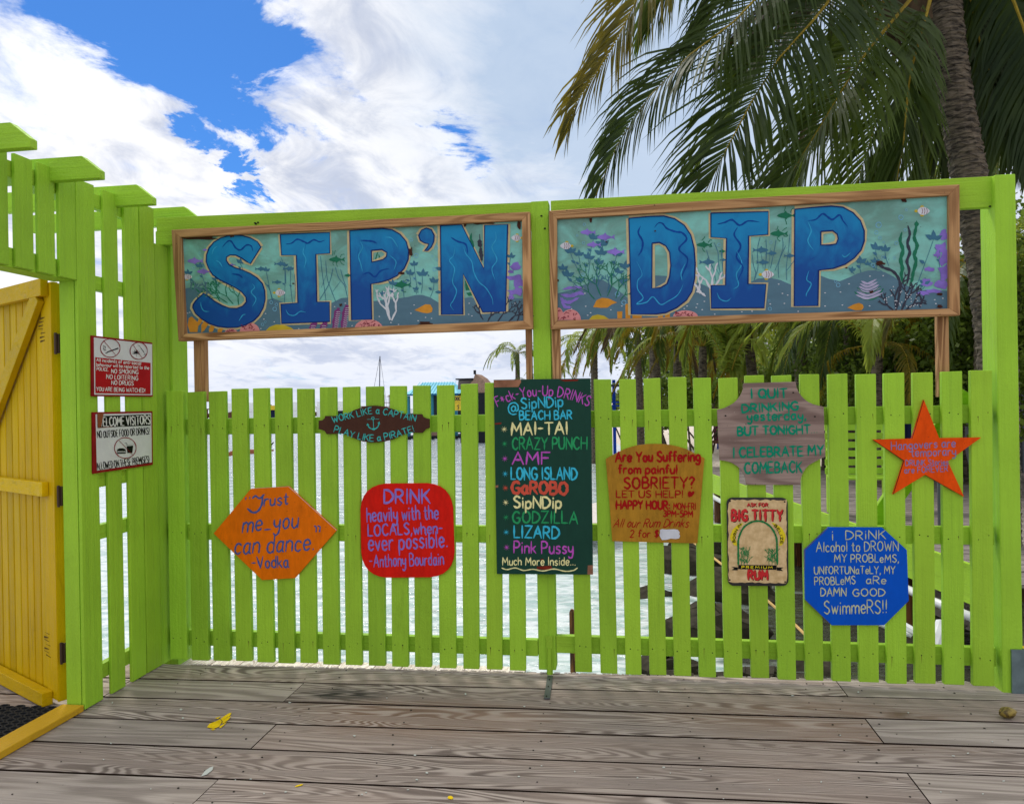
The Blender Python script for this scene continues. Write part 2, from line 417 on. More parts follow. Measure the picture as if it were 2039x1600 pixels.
def gate(label, tops, bots, zr, xa, xb, seed, brace=None):
    rg = random.Random(seed)
    g = thing('picket_gate', ((xa+xb)/2, 0, .02), label, 'gate', 'lime picket gate leaves')
    nails = MB(); rust = MB()
    for (a, b_), (c, d) in zip(tops, bots):
        j = rg.uniform(-2.2, 2.2); k = rg.uniform(-1.5, 1.5)
        q = [atY(0, c, boty(c)+k), atY(0, d, boty(d)+k), atY(0, b_, topy(b_)+j), atY(0, a, topy(a)+j+rg.uniform(-.8, .8))]
        prism('picket', q, (0, PY1, 0), GV, g, bevel=.0035)
        for z in zr:
            for fx in (.28, .74):
                t = (z-.02)/1.48
                X = (q[0].x*(1-t)+q[3].x*t)*(1-fx)+(q[1].x*(1-t)+q[2].x*t)*fx + rg.uniform(-.008, .008); Z = z+rg.uniform(-.012, .012); r = rg.uniform(.0018, .0034)
                if rg.random() < .3:
                    l_ = rg.uniform(.015, .06); rust.prism([V((X-.0016, .0003, Z)), V((X+.0016, .0003, Z)), V((X+rg.uniform(-.002, .002), .0003, Z-l_))], (0, -.0006, 0))
                nails.prism([V((X+r*math.cos(a_), .0005, Z+r*math.sin(a_))) for a_ in [0, 1.05, 2.1, 3.14, 4.2, 5.24]], (0, -.0012, 0))
    tag(rust.build('rust_streaks', plain('rust_streak', srgb(112, 104, 40), .7, 0, .3), g), kind='stuff')
    for z in zr:
        box('rail', (xa, PY1+.001, z-.043+rg.uniform(-.003, .003)), (xb, RY1, z+.043), GX, g, bevel=.003)
    tag(nails.build('nail_heads', DARK, g), kind='stuff')
    return g
XPL, XPR = atY(.03, 1060, 600).x, atY(.03, 1095, 600).x
gl = gate('left lime green picket gate leaf, carrying the orange and red signs', LT, LBm, (1.285, .71, .128), -2.478, XPL-.002, 3)
gr = gate('right lime green picket gate leaf, carrying the blue octagon and the star', RT, RB, (1.297, .722, .152), XPR+.002, 1.738, 4)
# diagonal brace behind the right leaf
a = atY(.10, 1930, 782); b_ = atY(.10, 1742, 1046)
bb = MB(); bb.bar(a, b_, .038, .089, up=(0, 1, 0)); 
for i, p in enumerate(bb.v): pass
ob = MB(); d = (b_-a).normalized(); nrm = V((d.z, 0, -d.x))*.045
ob.prism([a-nrm, a+nrm, b_+nrm, b_-nrm], (0, .038, 0)); ob2 = ob.build('diagonal_brace', GX, gr, bevel=.003)
b = MB(); q = [(1966, 733), (1977, 730), (1980, 745), (1980, 778), (1975, 790), (1966, 792)]
b.prism([atY(.10, *p) for p in q], (0, .04, 0)); b.build('latch_block', GV, gr, bevel=.003)

# ------------------------------------------------------------------ gate frame: posts and top beams
fr = thing('gate_frame', (-.38, .07, 0), 'lime green post and beam frame standing over the picket gates', 'frame')
BY = .032
yc0 = atY(BY, 1060, 399); 
box('post', (XPL, BY, .018), (XPR, BY+.089, atY(BY, 1078, 400).z), GV, fr, bevel=.004)
xl0 = atY(.07, 313, 700).x; xl1 = atY(.07, 343, 700).x
box('post', (xl0, .072, -.6), (xl1, .22, atY(.05, 330, 450).z-.02), GV, fr, bevel=.004)
XR0 = 1.750
xr1 = atY(-.0, 2031, 900).x
box('post', (XR0, -.0, -.6), (xr1, .15, atY(0, 2000, 347).z), GV, fr, bevel=.005)
def beam(ptl, ptr, pbr, pbl):
    q = [atY(BY, *p) for p in (pbl, pbr, ptr, ptl)]
    prism('beam', q, (0, .039, 0), GX, fr, bevel=.003)
beam((311, 433), (1058, 402.5), (1058, 457), (312, 488))
beam((1096.5, 399.5), (1986, 350), (1984, 411.5), (1097, 455))
b = MB()
for px, py in ((1978, 364), (1978, 391), (1890, 372), (1078, 430), (1085, 455), (510, 446), (514, 443), (1971, 411), (508, 444)):
    p = atY(BY-.001, px, py); r = .006
    b.prism([p+V((r*math.cos(k), 0, r*.7*math.sin(k))) for k in [0, 1.05, 2.1, 3.14, 4.2, 5.24]], (0, -.003, 0))
tag(b.build('nail_heads', DARK, fr), kind='stuff')
# galvanised foot and strap bolt
p0 = atY(-.006, 2009, 1290); p1 = atY(-.006, 2038, 1372)
gb = thing('post_bracket', (1.79, 0, 0), 'grey galvanised bracket around the foot of the right post', 'bracket')
box('plate', (xr1-.055, -.012, .0), (xr1+.006, -.003, atY(0, 2009, 1291).z), GALV, gb)
box('plate', (xr1+.002, -.003, .0), (xr1+.008, .15, atY(0, 2009, 1291).z), GALV, gb)
bt = thing('drop_bolt', (-.30, 0, 0), 'flat steel drop bolt on the centre post, bare below and green above', 'bolt')
q = [atY(BY-.008, *p) for p in ((1089, 1345), (1101, 1345), (1100, 1265), (1087, 1265))]
prism('green_bar', q, (0, .006, 0), GV, bt, bevel=.001)
q = [atY(BY-.014, *p) for p in ((1091, 1345), (1098, 1345), (1097, 1290), (1091, 1290))]
prism('green_strap', q, (0, .005, 0), GV, bt, bevel=.001)
q = on_deck([(1083, 1391), (1095, 1391), (1101, 1346), (1090, 1345)], .004)
prism('steel_strap', q, (0, 0, .004), STEEL, bt)
b = MB()
for px, py in ((1088, 1385), (1092, 1366), (1094, 1352)):
    b.prism(on_deck(blobpoly(px, py, 7, 1.6, 1.2, 0, 0, 1), .0085), (0, 0, .001))
b.build('screw_heads', DARK, bt)

# ------------------------------------------------------------------ side fence on the left
XL = -2.466; TB = .017
sf = thing('side_fence', (XL, -.35, 0), 'tall lime green fence running towards the viewer at the left, topped by protruding rafter ends', 'fence')
def wallboard(y0, y1, z0, z1, name='picket'):
    box(name, (XL-TB, y0, z0), (XL, y1, z1+random.uniform(-.006, .006)), GV, sf, bevel=.0035)
for y0, y1 in ((-.637, -.514), (-.452, -.35), (-.298, -.183), (-.174, -.052)):
    wallboard(y0, y1, .004, 2.462)
for y0, y1 in ((-.744, -.640), (-.866, -.770), (-.990, -.893), (-1.115, -1.025), (-1.24, -1.15), (-1.365, -1.275), (-1.49, -1.40), (-1.615, -1.525), (-1.74, -1.65)):
    wallboard(y0, y1, 1.988, 2.465)
for z in (2.395, atY(-.45, 197, 566).z, 1.05, atY(-.4, 197, 1052).z, .13):
    box('rail', (XL-TB-.039, -.62, z-.035), (XL-TB-.001, -.06, z+.035), GY, sf, bevel=.003)
box('header', (XL-TB-.1, -1.78, 1.984), (XL-TB-.001, -.642, 2.068), GY, sf, bevel=.003)
box('header', (XL-TB-.1, -1.78, 2.36), (XL-TB-.001, -.642, 2.43), GY, sf, bevel=.003)
box('door_jamb', (XL-TB-.075, -.634, 0), (XL-TB-.041, -.55, 1.98), GV, sf, bevel=.003)
box('door_jamb', (XL-TB-.075, -.6385, 0), (XL-TB-.0015, -.6352, 2.2), GV, sf)
box('corner_board', (XL-TB, -.0475, .004), (XL-.002, .071, 2.28), GV, sf, bevel=.002)
def rafter(px, py, zb=2.40, x0=-3.3, w=.038, h=.102):
    e = atZ(zb, px, py)
    y = e.y; x1 = e.x
    pts = [V((x0, y, zb)), V((x1, y, zb)), V((x1, y, zb+.035)), V((x1-.085, y, zb+h)), V((x0, y, zb+h))]
    prism('rafter', pts, (0, w, 0), GX, sf, bevel=.003)
rafter(60, 293, 2.40); rafter(198, 354, 2.40); rafter(303, 406, 2.40); rafter(395, 446, 2.40)
# stains of brighter fresh paint
# ------------------------------------------------------------------ yellow door
P0 = atZ(.03, 130, 1392); gd = V((-.88, .475, 0)).normalized(); gn = V((.475, .88, 0)).normalized()
dr = thing('yellow_door', P0, 'yellow plank door standing open at the left edge, braced with a diagonal board', 'door')
def gp(s_, z, off=0): return P0 + gd*s_ + V((0, 0, z-P0.z)) - gn*off
def gbox(name, s0, s1, z0, z1, o0, o1, mat, bevel=.002):
    return prism(name, [gp(s0, z0, o0), gp(s1, z0, o0), gp(s1, z1, o0), gp(s0, z1, o0)], -gn*(o1-o0), mat, dr, bevel)
s_ = .008; gbox('stile', 0, .118, .03, 1.99, .0, .028, YV)
s_ = .121
while s_ < 1.05:
    gbox('board', s_, s_+.071, .035, 1.995+.035*s_, 0, .020, YV, .005); s_ += .078
gbox('edge_strip', -.006, -.001, .03, 1.985, -.006, .034, YV)
gbox('top_rail', .03, 1.06, 1.925, 2.005, .029, .062, YX)
gbox('middle_rail', .065, 1.06, .985, 1.052, .029, .058, YX)
gbox('bottom_rail', .06, 1.06, .005, .068, .029, .075, YX)
a0, a1 = gp(.10, 1.93, .030), gp(1.0, 1.02, .030); dd_ = (a1-a0).normalized(); nn_ = dd_.cross(gn)*.042
prism('diagonal_brace', [a0-nn_, a0+nn_, a1+nn_, a1-nn_], -gn*.03, YX, dr, .003)
for z in (1.70, .99, .26):
    b = MB(); c = gp(-.018, z, .02)
    b.box(c-V((.004, .006, .045)), c+V((.022, .004, .045)))
    b.tube([c+V((.008, -.010, -.05)), c+V((.008, -.010, .05))], .006, 8)
    b.build('hinge', plain('rusty_hinge', (.06, .03, .018), .6, .4), dr)
# scratches on the door
b = MB(); rg = random.Random(4)
for z0 in (1.72, .22):
    for k in range(7):
        z = z0+k*.018; s0 = rg.uniform(.07, .1)
        b.prism([gp(s0, z, .0285), gp(s0+.05, z+rg.uniform(-.01, .01), .0285), gp(s0+.05, z+.003, .0285), gp(s0, z+.003, .0285)], -gn*.0005)
tag(b.build('scratches', plain('scratch_brown', (.12, .07, .02), .8), dr), kind='stuff')
# sill
sil = thing('door_sill', (-2.53, -.9, 0), 'worn yellow wooden sill across the open doorway', 'sill')
q = [V((XL-.01, -2.2, 0.001)), V((XL-.0, -.645, 0.001)), V((XL-.11, -.645, 0.001)), V((XL-.12, -2.2, .001))]
prism('sill_board', q, (0, 0, .03), paint('worn_yellow_sill', srgb(205, 160, 40), 1, dirt=srgb(120, 88, 50), wear=2.4), sil, .004)
# rubber ring mat
mt = MB(); pit_ = .045
base = V((-2.60, -.66, .003))
for i in range(12):
    for j in range(26):
        cx = base.x-i*pit_*.9-.02; cy = base.y-j*.036-(i % 2)*.018
        n = 8; k0 = len(mt.v)
        for k in range(n):
            a = 2*math.pi*k/n
            for (rr, z) in ((1.0, .0), (1.0, .014), (.68, .014), (.68, .0)):
                mt.v.append(V((cx+.024*rr*math.cos(a), cy+.0185*rr*math.sin(a), .004+z)))
        for k in range(n):
            for m_ in range(3):
                a = k0+k*4+m_; b2 = k0+((k+1) % n)*4+m_
                mt.f.append((a, b2, b2+1, a+1)); mt.mi.append(0)
rm = thing('rubber_mat', (-2.85, -1.1, 0), 'black rubber ring mat lying inside the open doorway', 'mat')
tag(mt.build('rings', plain('black_rubber', (.02, .022, .026), .55), rm), kind='stuff')
# small yellow block beside the right post
q0 = atY(.1, 2034, 1318)
yb_ = thing('yellow_step', (q0.x+.15, .1, 0), 'yellow painted block beside the foot of the right post', 'block')
box('block', (xr1+.02, .02, .001), (xr1+.3, .3, atY(.05, 2034, 1318).z), YX, yb_, .004)
# ------------------------------------------------------------------ hand-lettering: brush strokes
GL = {
'A': (7.6, ["0,0 3.8,10 7.6,0", "1.4,3.6 6.2,3.6"]), 'B': (6.4, ["0,0 0,10", "~0,10 3.6,9.9 5.4,7.8 3.8,5.5 0,5.2", "~0,5.2 4.4,5.1 6.4,2.7 4.4,.2 0,0"]),
'C': (7, ["~6.8,8.4 4.4,10 1.6,8.6 .2,5 1.6,1.3 4.4,0 6.9,1.7"]), 'D': (7, ["0,0 0,10", "~0,10 3.8,9.4 6.8,6.6 6.8,3.4 3.8,.6 0,0"]),
'E': (5.8, ["5.8,10 0,10 0,0 5.8,0", "0,5.2 4.8,5.2"]), 'F': (5.6, ["5.6,10 0,10 0,0", "0,5.2 4.6,5.2"]),
'G': (7.4, ["~6.9,8.4 4.4,10 1.6,8.6 .2,5 1.6,1.3 4.4,0 6.8,1.3 7.2,4.4", "4.4,4.5 7.4,4.5"]), 'H': (7, ["0,0 0,10", "7,0 7,10", "0,5 7,5"]),
'I': (1.2, [".6,0 .6,10"]), 'J': (5, ["~5,10 5,3 3.6,.2 1.4,.2 0,2.4"]), 'K': (6.4, ["0,0 0,10", "6,10 0,4.4", "1.8,6 6.4,0"]),
'L': (5.4, ["0,10 0,0 5.4,0"]), 'M': (8.6, ["0,0 .8,10 4.3,3.4 7.8,10 8.6,0"]), 'N': (7, ["0,0 0,10 7,0 7,10"]),
'O': (7.6, ["~3.8,10 1,8.2 .2,5 1,1.8 3.8,0 6.6,1.8 7.4,5 6.6,8.2 3.8,10"]), 'P': (6, ["0,0 0,10", "~0,10 4,9.8 6,7.2 4,4.7 0,4.5"]),
'Q': (7.8, ["~3.8,10 1,8.2 .2,5 1,1.8 3.8,0 6.6,1.8 7.4,5 6.6,8.2 3.8,10", "4.6,2.6 7.6,-.6"]), 'R': (6.4, ["0,0 0,10", "~0,10 4,9.8 5.9,7.4 4,5 0,4.8", "2.4,4.8 6.4,0"]),
'S': (6, ["~5.7,8.6 3.4,10 1,9 .6,7 2.8,5.4 5.2,3.8 5.6,1.7 3.2,0 .2,1.4"]), 'T': (6.8, ["0,10 6.8,10", "3.4,10 3.4,0"]),
'U': (6.8, ["~0,10 0,3.4 1.4,.4 3.4,0 5.4,.4 6.8,3.4 6.8,10"]), 'V': (7.2, ["0,10 3.6,0 7.2,10"]), 'W': (9.6, ["0,10 2.4,0 4.8,7 7.2,0 9.6,10"]),
'X': (6.8, ["0,0 6.8,10", "0,10 6.8,0"]), 'Y': (7, ["0,10 3.5,5 7,10", "3.5,5 3.5,0"]), 'Z': (6.6, ["0,10 6.6,10 0,0 6.6,0"]),
'a': (5.4, ["~4.7,5.2 3,6.2 1,5.2 .2,2.8 .9,.5 2.6,0 4.4,1.6", "~4.8,6.2 4.6,3 4.8,.6 5.8,0"]), 'b': (5.2, ["0,10 0,0", "~0,4.6 2.2,6.2 4.6,5.2 5,3 4.2,.8 2.2,0 0,1"]),
'c': (4.6, ["~4.6,5 2.8,6.2 .8,5.2 .2,3 .8,.8 2.8,0 4.6,1"]), 'd': (5.2, ["5,10 5,0", "~5,4.8 3,6.2 .8,5.2 .2,3 .8,.8 3,0 5,1.2"]),
'e': (5, ["~.4,3.2 4.7,3.4 4.4,5.4 2.6,6.3 .7,5.2 .2,3 .9,.8 2.8,0 4.7,1.1"]), 'f': (4, ["~4,9 2.8,10 1.6,9 1.5,6 1.5,0", "0,5.8 3.6,5.8"]),
'g': (5.2, ["~5,4.8 3,6.2 .8,5.2 .2,3.2 1,1.2 3,.6 5,1.8", "~5,6 5,-1 4,-3 1.6,-3.2 .4,-2.2"]), 'h': (5, ["0,10 0,0", "~0,4.4 2.4,6.2 4.6,5 4.8,2.6 4.8,0"]),
'i': (1, [".5,6 .5,0", ".5,8.2 .5,8.7"]), 'j': (2.4, ["~2,6 2,-1 1,-3 0,-2.8", "2,8.2 2,8.7"]), 'k': (4.8, ["0,10 0,0", "4.4,6 0,2.4", "1.5,3.6 4.8,0"]),
'l': (1, [".5,10 .5,0"]), 'm': (8, ["0,6 0,0", "~0,4.4 2,6.2 3.8,5 4,2.6 4,0", "~4,4.4 6,6.2 7.8,5 8,2.6 8,0"]), 'n': (4.8, ["0,6 0,0", "~0,4.4 2.4,6.2 4.5,5 4.8,2.6 4.8,0"]),
'o': (5, ["~2.5,6.2 .7,5 .2,3 .9,.8 2.5,0 4.2,.9 4.8,3 4.3,5.1 2.5,6.2"]), 'p': (5.2, ["0,6 0,-3.6", "~0,4.6 2.2,6.2 4.6,5.2 5,3 4.2,.8 2.2,0 0,1"]),
'q': (5, ["5,6 5,-3.6", "~5,4.8 3,6.2 .8,5.2 .2,3 .8,.8 3,0 5,1.2"]), 'r': (3.8, ["0,6 0,0", "~0,4 1.8,6 3.8,5.8"]),
's': (4.4, ["~4.2,5.3 2.5,6.2 .7,5.4 .9,3.9 3.2,2.8 4.2,1.5 2.6,0 .2,.8"]), 't': (3.8, ["~1.8,9 1.8,1.6 2.8,0 3.9,.6", "0,6.2 3.8,6.2"]),
'u': (4.8, ["~0,6 .1,2 1.4,.1 3.2,.3 4.6,2", "4.7,6 4.8,0"]), 'v': (4.8, ["0,6 2.4,0 4.8,6"]), 'w': (7, ["0,6 1.8,0 3.5,5 5.2,0 7,6"]),
'x': (4.6, ["0,6 4.6,0", "0,0 4.6,6"]), 'y': (4.8, ["~0,6 .3,3 1.8,1.6 4,2.2 4.6,4", "~4.8,6 4.6,0 3.6,-3 1.4,-3.6 .2,-2.4"]), 'z': (4.4, ["0,6 4.4,6 0,0 4.4,0"]),
'0': (6, ["~3,10 .8,8 .2,5 .8,2 3,0 5.2,2 5.8,5 5.2,8 3,10"]), '2': (5.6, ["~.3,8 2.8,10 5.2,8 4.2,5 .2,0", ".2,0 5.6,0"]), '3': (5.4, ["~.2,9 2.8,10 4.9,8 3,5.6 2,5.4", "~2,5.4 5.2,4.6 5,1.2 2.4,0 0,1.2"]),
'5': (5.4, ["5,10 .8,10 .6,5.6", "~.6,5.6 3.2,6.4 5.3,4 4.6,1 2.2,0 0,1"]),
'-': (4, [".2,4.6 3.8,4.6"]), '.': (1.2, [".5,.2 .7,.5"]), ',': (1.4, ["1,.8 .2,-1.8"]), '!': (1.4, [".7,10 .6,3", ".6,.4 .7,.7"]), '?': (5, ["~.2,8.2 2.4,10 4.8,8.4 3.4,5.6 2.2,4.6 2.2,3", "2.2,.4 2.3,.7"]),
':': (1.2, [".6,1 .7,1.4", ".6,5 .7,5.4"]), '_': (5, [".2,.4 4.8,.4"]), '*': (5, ["2.5,2.6 2.5,8", ".3,4 4.7,6.8", ".3,6.8 4.7,4"]), '$': (5.6, ["~5.4,8 3.4,9.2 1,8.2 .8,6.4 2.8,5.2 5,3.8 5.2,2 3,.8 .2,2", "2.2,10.4 2.2,-.6", "3.6,10.4 3.6,-.6"]),
'"': (2.6, [".5,10 .3,7", "2.3,10 2.1,7"]), '@': (9, ["~6.2,6 4.6,7.2 3,6 2.8,4.2 3.8,2.8 5.2,3.2 6.2,4.6", "~6.2,7 6.3,4 7,2.9 8.3,4.2 8.4,7 6.8,9.4 4.2,10 1.4,8.6 .2,5.4 1,2 3.6,.2 6.8,.6"]), "'": (1.2, [".6,10 .5,7"]),
}
def parse(s):
    sm = s[0] == '~'
    pts = [tuple(float(c) for c in q.split(',')) for q in s.lstrip('~').split()]
    return sm, pts
def catmull(p, n=5):
    if len(p) < 3: return p
    closed = p[0] == p[-1]
    o = []
    for i in range(len(p)-1):
        p0 = p[i-1] if i > 0 else (p[-2] if closed else p[0]); p1, p2 = p[i], p[i+1]
        p3 = p[i+2] if i+2 < len(p) else (p[1] if closed else p[-1])
        for k in range(n):
            t = k/n
            o.append(tuple(.5*(2*p1[j]+(p2[j]-p0[j])*t+(2*p0[j]-5*p1[j]+4*p2[j]-p3[j])*t*t+(-p0[j]+3*p1[j]-3*p2[j]+p3[j])*t**3) for j in (0, 1)))
    o.append(p[-1]); return o
class Pen:
    """paints on a real plane: photo pixels -> point on plane; n is the unit normal towards the viewer"""
    def __init__(s, P, n, ox=0, oy=0, sc=1.0):
        s.P, s.n, s.ox, s.oy, s.sc = V(P), V(n).normalized(), ox, oy, sc; s.k = 0
    def at(s, x, y, off=0):
        d = ray(s.ox+x/s.sc, s.oy+y/s.sc); P = s.P+s.n*off
        return CAM + d*((P-CAM).dot(s.n)/d.dot(s.n))
    def stroke(s, b, pts, wd, off=.001, mi=0, taper=0, cap=True):
        """pts in zoom pixels, wd = stroke width in zoom pixels"""
        s.k += 1; o0 = off+(s.k % 6)*.00009
        pts = [p for i, p in enumerate(pts) if i == 0 or (abs(p[0]-pts[i-1][0])+abs(p[1]-pts[i-1][1])) > 1e-3]
        n = len(pts)
        if n < 2: return
        L, R = [], []
        for i, p in enumerate(pts):
            a, c = pts[max(i-1, 0)], pts[min(i+1, n-1)]
            dx, dy = c[0]-a[0], c[1]-a[1]; l = math.hypot(dx, dy) or 1
            t = i/(n-1); w_ = wd/2*(1-taper*abs(2*t-1)**3)*(1+.16*math.sin(i*1.3+s.k*1.7)+.08*math.sin(i*3.1+s.k))
            if cap and i in (0, n-1): w_ *= .55
            L.append((p[0]-dy/l*w_, p[1]+dx/l*w_)); R.append((p[0]+dy/l*w_, p[1]-dx/l*w_))
        if cap:  # push the ends outwards for rounded tips
            for e, q in ((0, 1), (n-1, n-2)):
                dx, dy = pts[e][0]-pts[q][0], pts[e][1]-pts[q][1]; l = math.hypot(dx, dy) or 1; k = wd*.32/l
                for A in (L, R): 
                    A.insert(0 if e == 0 else len(A), (A[e if e == 0 else -1][0]+dx*k, A[e if e == 0 else -1][1]+dy*k))
                # restore full width just inside the tip
        m_ = len(L); base = len(b.v)
        for i in range(m_):
            o = o0+.0002*i/m_
            b.v.append(s.at(*L[i], o)); b.v.append(s.at(*R[i], o))
        for i in range(m_-1):
            a = base+2*i; b.f.append((a, a+1, a+3, a+2)); b.mi.append(mi)
    def line(s, b, txt, wd, off=.001, mi=0, smooth=False, taper=0):
        sm, p = parse(txt)
        s.stroke(b, catmull(p, 6) if sm else p, wd, off, mi, taper)
    def poly(s, b, pts, off=.001, mi=0):
        s.k += 1; o = off+(s.k % 6)*.00009
        P = [s.at(*p, o) for p in pts]; base = len(b.v); b.v += P
        for t in tessellate_polygon([P]): b.f.append(tuple(base+i for i in t)); b.mi.append(mi)
    def text(s, b, txt, base, h, wd, mi=0, off=.001, slant=0, jit=.03, gap=2.2, dup=0):
        """base: list of 2+ points (baseline, smooth); text is stretched to fill it"""
        rg = random.Random(len(txt)*7+int(base[0][0]))
        bl = catmull(base, 12) if len(base) > 2 else [base[0], base[1]]
        cum = [0]
        for a, c in zip(bl[:-1], bl[1:]): cum.append(cum[-1]+math.hypot(c[0]-a[0], c[1]-a[1]))
        adv = 0; pos = []
        for ch in txt:
            if ch == ' ': adv += 4.2; continue
            pos.append((ch, adv)); adv += GL[ch][0]+gap
        adv -= gap; sx = cum[-1]/adv; sy = h/10
        def P(d):
            d = min(max(d, 0), cum[-1])
            for i in range(len(bl)-1):
                if d <= cum[i+1] or i == len(bl)-2:
                    t = (d-cum[i])/max(cum[i+1]-cum[i], 1e-6); a, c = bl[i], bl[i+1]
                    l = math.hypot(c[0]-a[0], c[1]-a[1]) or 1
                    return a[0]+(c[0]-a[0])*t, a[1]+(c[1]-a[1])*t, (c[0]-a[0])/l, (c[1]-a[1])/l
        for ch, x0 in pos:
            w_, st = GL[ch]
            px, py, tx, ty = P((x0+w_/2)*sx)
            ja = rg.uniform(-jit, jit); js = 1+rg.uniform(-jit, jit); jy = rg.uniform(-jit, jit)*h
            ca, sa = math.cos(ja), math.sin(ja); tx, ty = tx*ca-ty*sa, tx*sa+ty*ca
            for q in st:
                sm, pp = parse(q)
                pp = catmull(pp, 4) if sm else pp
                o = []
                for (u, v_) in pp:
                    a = (u-w_/2+slant*(v_-3)*sy/sx)*sx*js; c = v_*sy*js
                    o.append((px+tx*a+ty*c, py+ty*a-tx*c+jy))
                if sm: s.stroke(b, o, wd, off, mi)
                else:
                    for a, c in zip(o[:-1], o[1:]): s.stroke(b, [a, ((a[0]+c[0])/2, (a[1]+c[1])/2), c], wd, off, mi)
FN = (0, -1, 0)
def board(name, label, Y, ox, oy, sc, outline, mat, th=.012, side=None, cat='sign', group=None):
    pen = Pen((0, Y, 0), FN, ox, oy, sc)
    P = [pen.at(*p) for p in outline]
    c = sum(P, V((0, 0, 0)))/len(P)
    t = thing(name, (c.x, Y+th, min(p.z for p in P)), label, cat, group)
    prism('board', P, (0, th, 0), mat, t, bevel=.001)
    return t, pen
def letters(t, pen, name, mat, fn, label=None):
    b = MB(); fn(b); o = b.build(name, mat, t)
    if label: o['label'] = label
    return o
def rounded(x0, y0, x1, y1, r, q=None, n=6):
    """rounded quad; q = optional 4 corners"""
    c = q or [(x0, y0), (x1, y0), (x1, y1), (x0, y1)]; o = []
    for i in range(4):
        p, a, d = c[i], c[i-1], c[(i+1) % 4]
        la = math.hypot(a[0]-p[0], a[1]-p[1]); ld = math.hypot(d[0]-p[0], d[1]-p[1])
        A = (p[0]+(a[0]-p[0])*r/la, p[1]+(a[1]-p[1])*r/la); D = (p[0]+(d[0]-p[0])*r/ld, p[1]+(d[1]-p[1])*r/ld)
        for k in range(n+1):
            t = k/n; o.append(tuple((1-t)**2*A[j]*1+2*t*(1-t)*(p[j]*.86+(A[j]+D[j])*.07)+t*t*D[j] for j in (0, 1)))
    return o
def circle(cx, cy, rx, ry=None, n=26):
    ry = ry or rx; return [(cx+rx*math.cos(2*math.pi*k/n), cy+ry*math.sin(2*math.pi*k/n)) for k in range(n+1)]
def bp(name, col, var=.15, rough=.45, streak=None):
    """brush-painted board: streaky coverage"""
    t = new_mat(name); c, r = coords(t, False)
    n = t.noise(stretch(t, c, *(streak or (5, 5, 1.5))), 7, 7, .7, .5)
    n2 = t.noise(c, 4, 5, .6)
    f = t.m('ADD', t.ramp(n, .3, .7, 1-var, 1+var, False), t.ramp(n2, .3, .7, -var*.8, var*.8, False))
    col2 = t.mix(1.0, (*col, 1), t.vm('SCALE', (1, 1, 1), f), 'MULTIPLY')
    sp = t.noise(c, 70, 3, .5); col2 = t.mix(t.ramp(sp, .70, .76, 0, .6), col2, (.03, .02, .015, 1))
    t.l(col2, t.p.inputs['Base Color']); t.p.inputs['Roughness'].default_value = rough; t.p.inputs['Specular IOR Level'].default_value = .1
    bump(t, n, .3, .002); return t.mat
def ink(name, rgb, var=.12): return plain('lettering_'+name, srgb(*rgb), .5, 0, var)
LAV = ink('lavender', (134, 116, 200)); SLATE = ink('slate_blue', (70, 90, 150)); REDI = ink('red', (158, 16, 16))
TEAL = ink('teal', (60, 180, 175)); CYAN = ink('cyan', (60, 185, 215)); CREAM = ink('cream', (236, 230, 165)); GREENI = ink('green', (42, 150, 92))
PURP = ink('purple', (186, 84, 186)); CORAL = ink('coral_red', (205, 84, 64)); SEAG = ink('sea_green', (12, 134, 104)); TAN = ink('pale_tan', (190, 196, 160))
WHI = ink('white', (225, 225, 220)); BLK = ink('black', (16, 17, 18))
YS = -.0145

# --- brown pirate board
o = [(823, 622), (850, 620), (865, 605), (868, 590), (985, 590), (1010, 582), (1080, 545), (1150, 522), (1215, 517), (1290, 525), (1350, 545), (1400, 572), (1440, 577), (1545, 577), (1556, 598), (1580, 608), (1600, 610), (1600, 672), (1572, 682), (1550, 708), (1500, 706), (1440, 712), (1400, 725), (1340, 755), (1280, 770), (1200, 777), (1130, 768), (1070, 745), (1020, 722), (985, 713), (880, 717), (865, 695), (845, 685), (823, 683)]
t, p = board('captain_sign', 'dark brown scrolled board with teal writing and an anchor on the left gate', YS, 400, 660, 3.515, o, bp('dark_brown_board', srgb(74, 46, 36), .12, .6))
def f(b):
    p.text(b, 'WORK LIKE a CAPTAIN', [(925, 637), (1075, 600), (1215, 573), (1360, 597), (1500, 628)], 44, 7)
    p.text(b, 'PLAY LIKE a PIRATE!', [(930, 700), (1075, 745), (1215, 766), (1370, 738), (1495, 698)], 44, 7)
letters(t, p, 'lettering', TEAL, f)
def f(b):
    p.stroke(b, circle(1204, 606, 9, 9, 12), 5); p.line(b, "1206,616 1210,682", 7); p.line(b, "1166,614 1246,611", 5)
    p.line(b, "~1168,650 1178,670 1210,684 1238,666 1246,644", 7); p.poly(b, [(1158, 655), (1166, 640), (1180, 656)]); p.poly(b, [(1236, 640), (1250, 628), (1254, 648)]); p.poly(b, [(1198, 676), (1224, 674), (1212, 692)])
letters(t, p, 'anchor', TEAL, f)
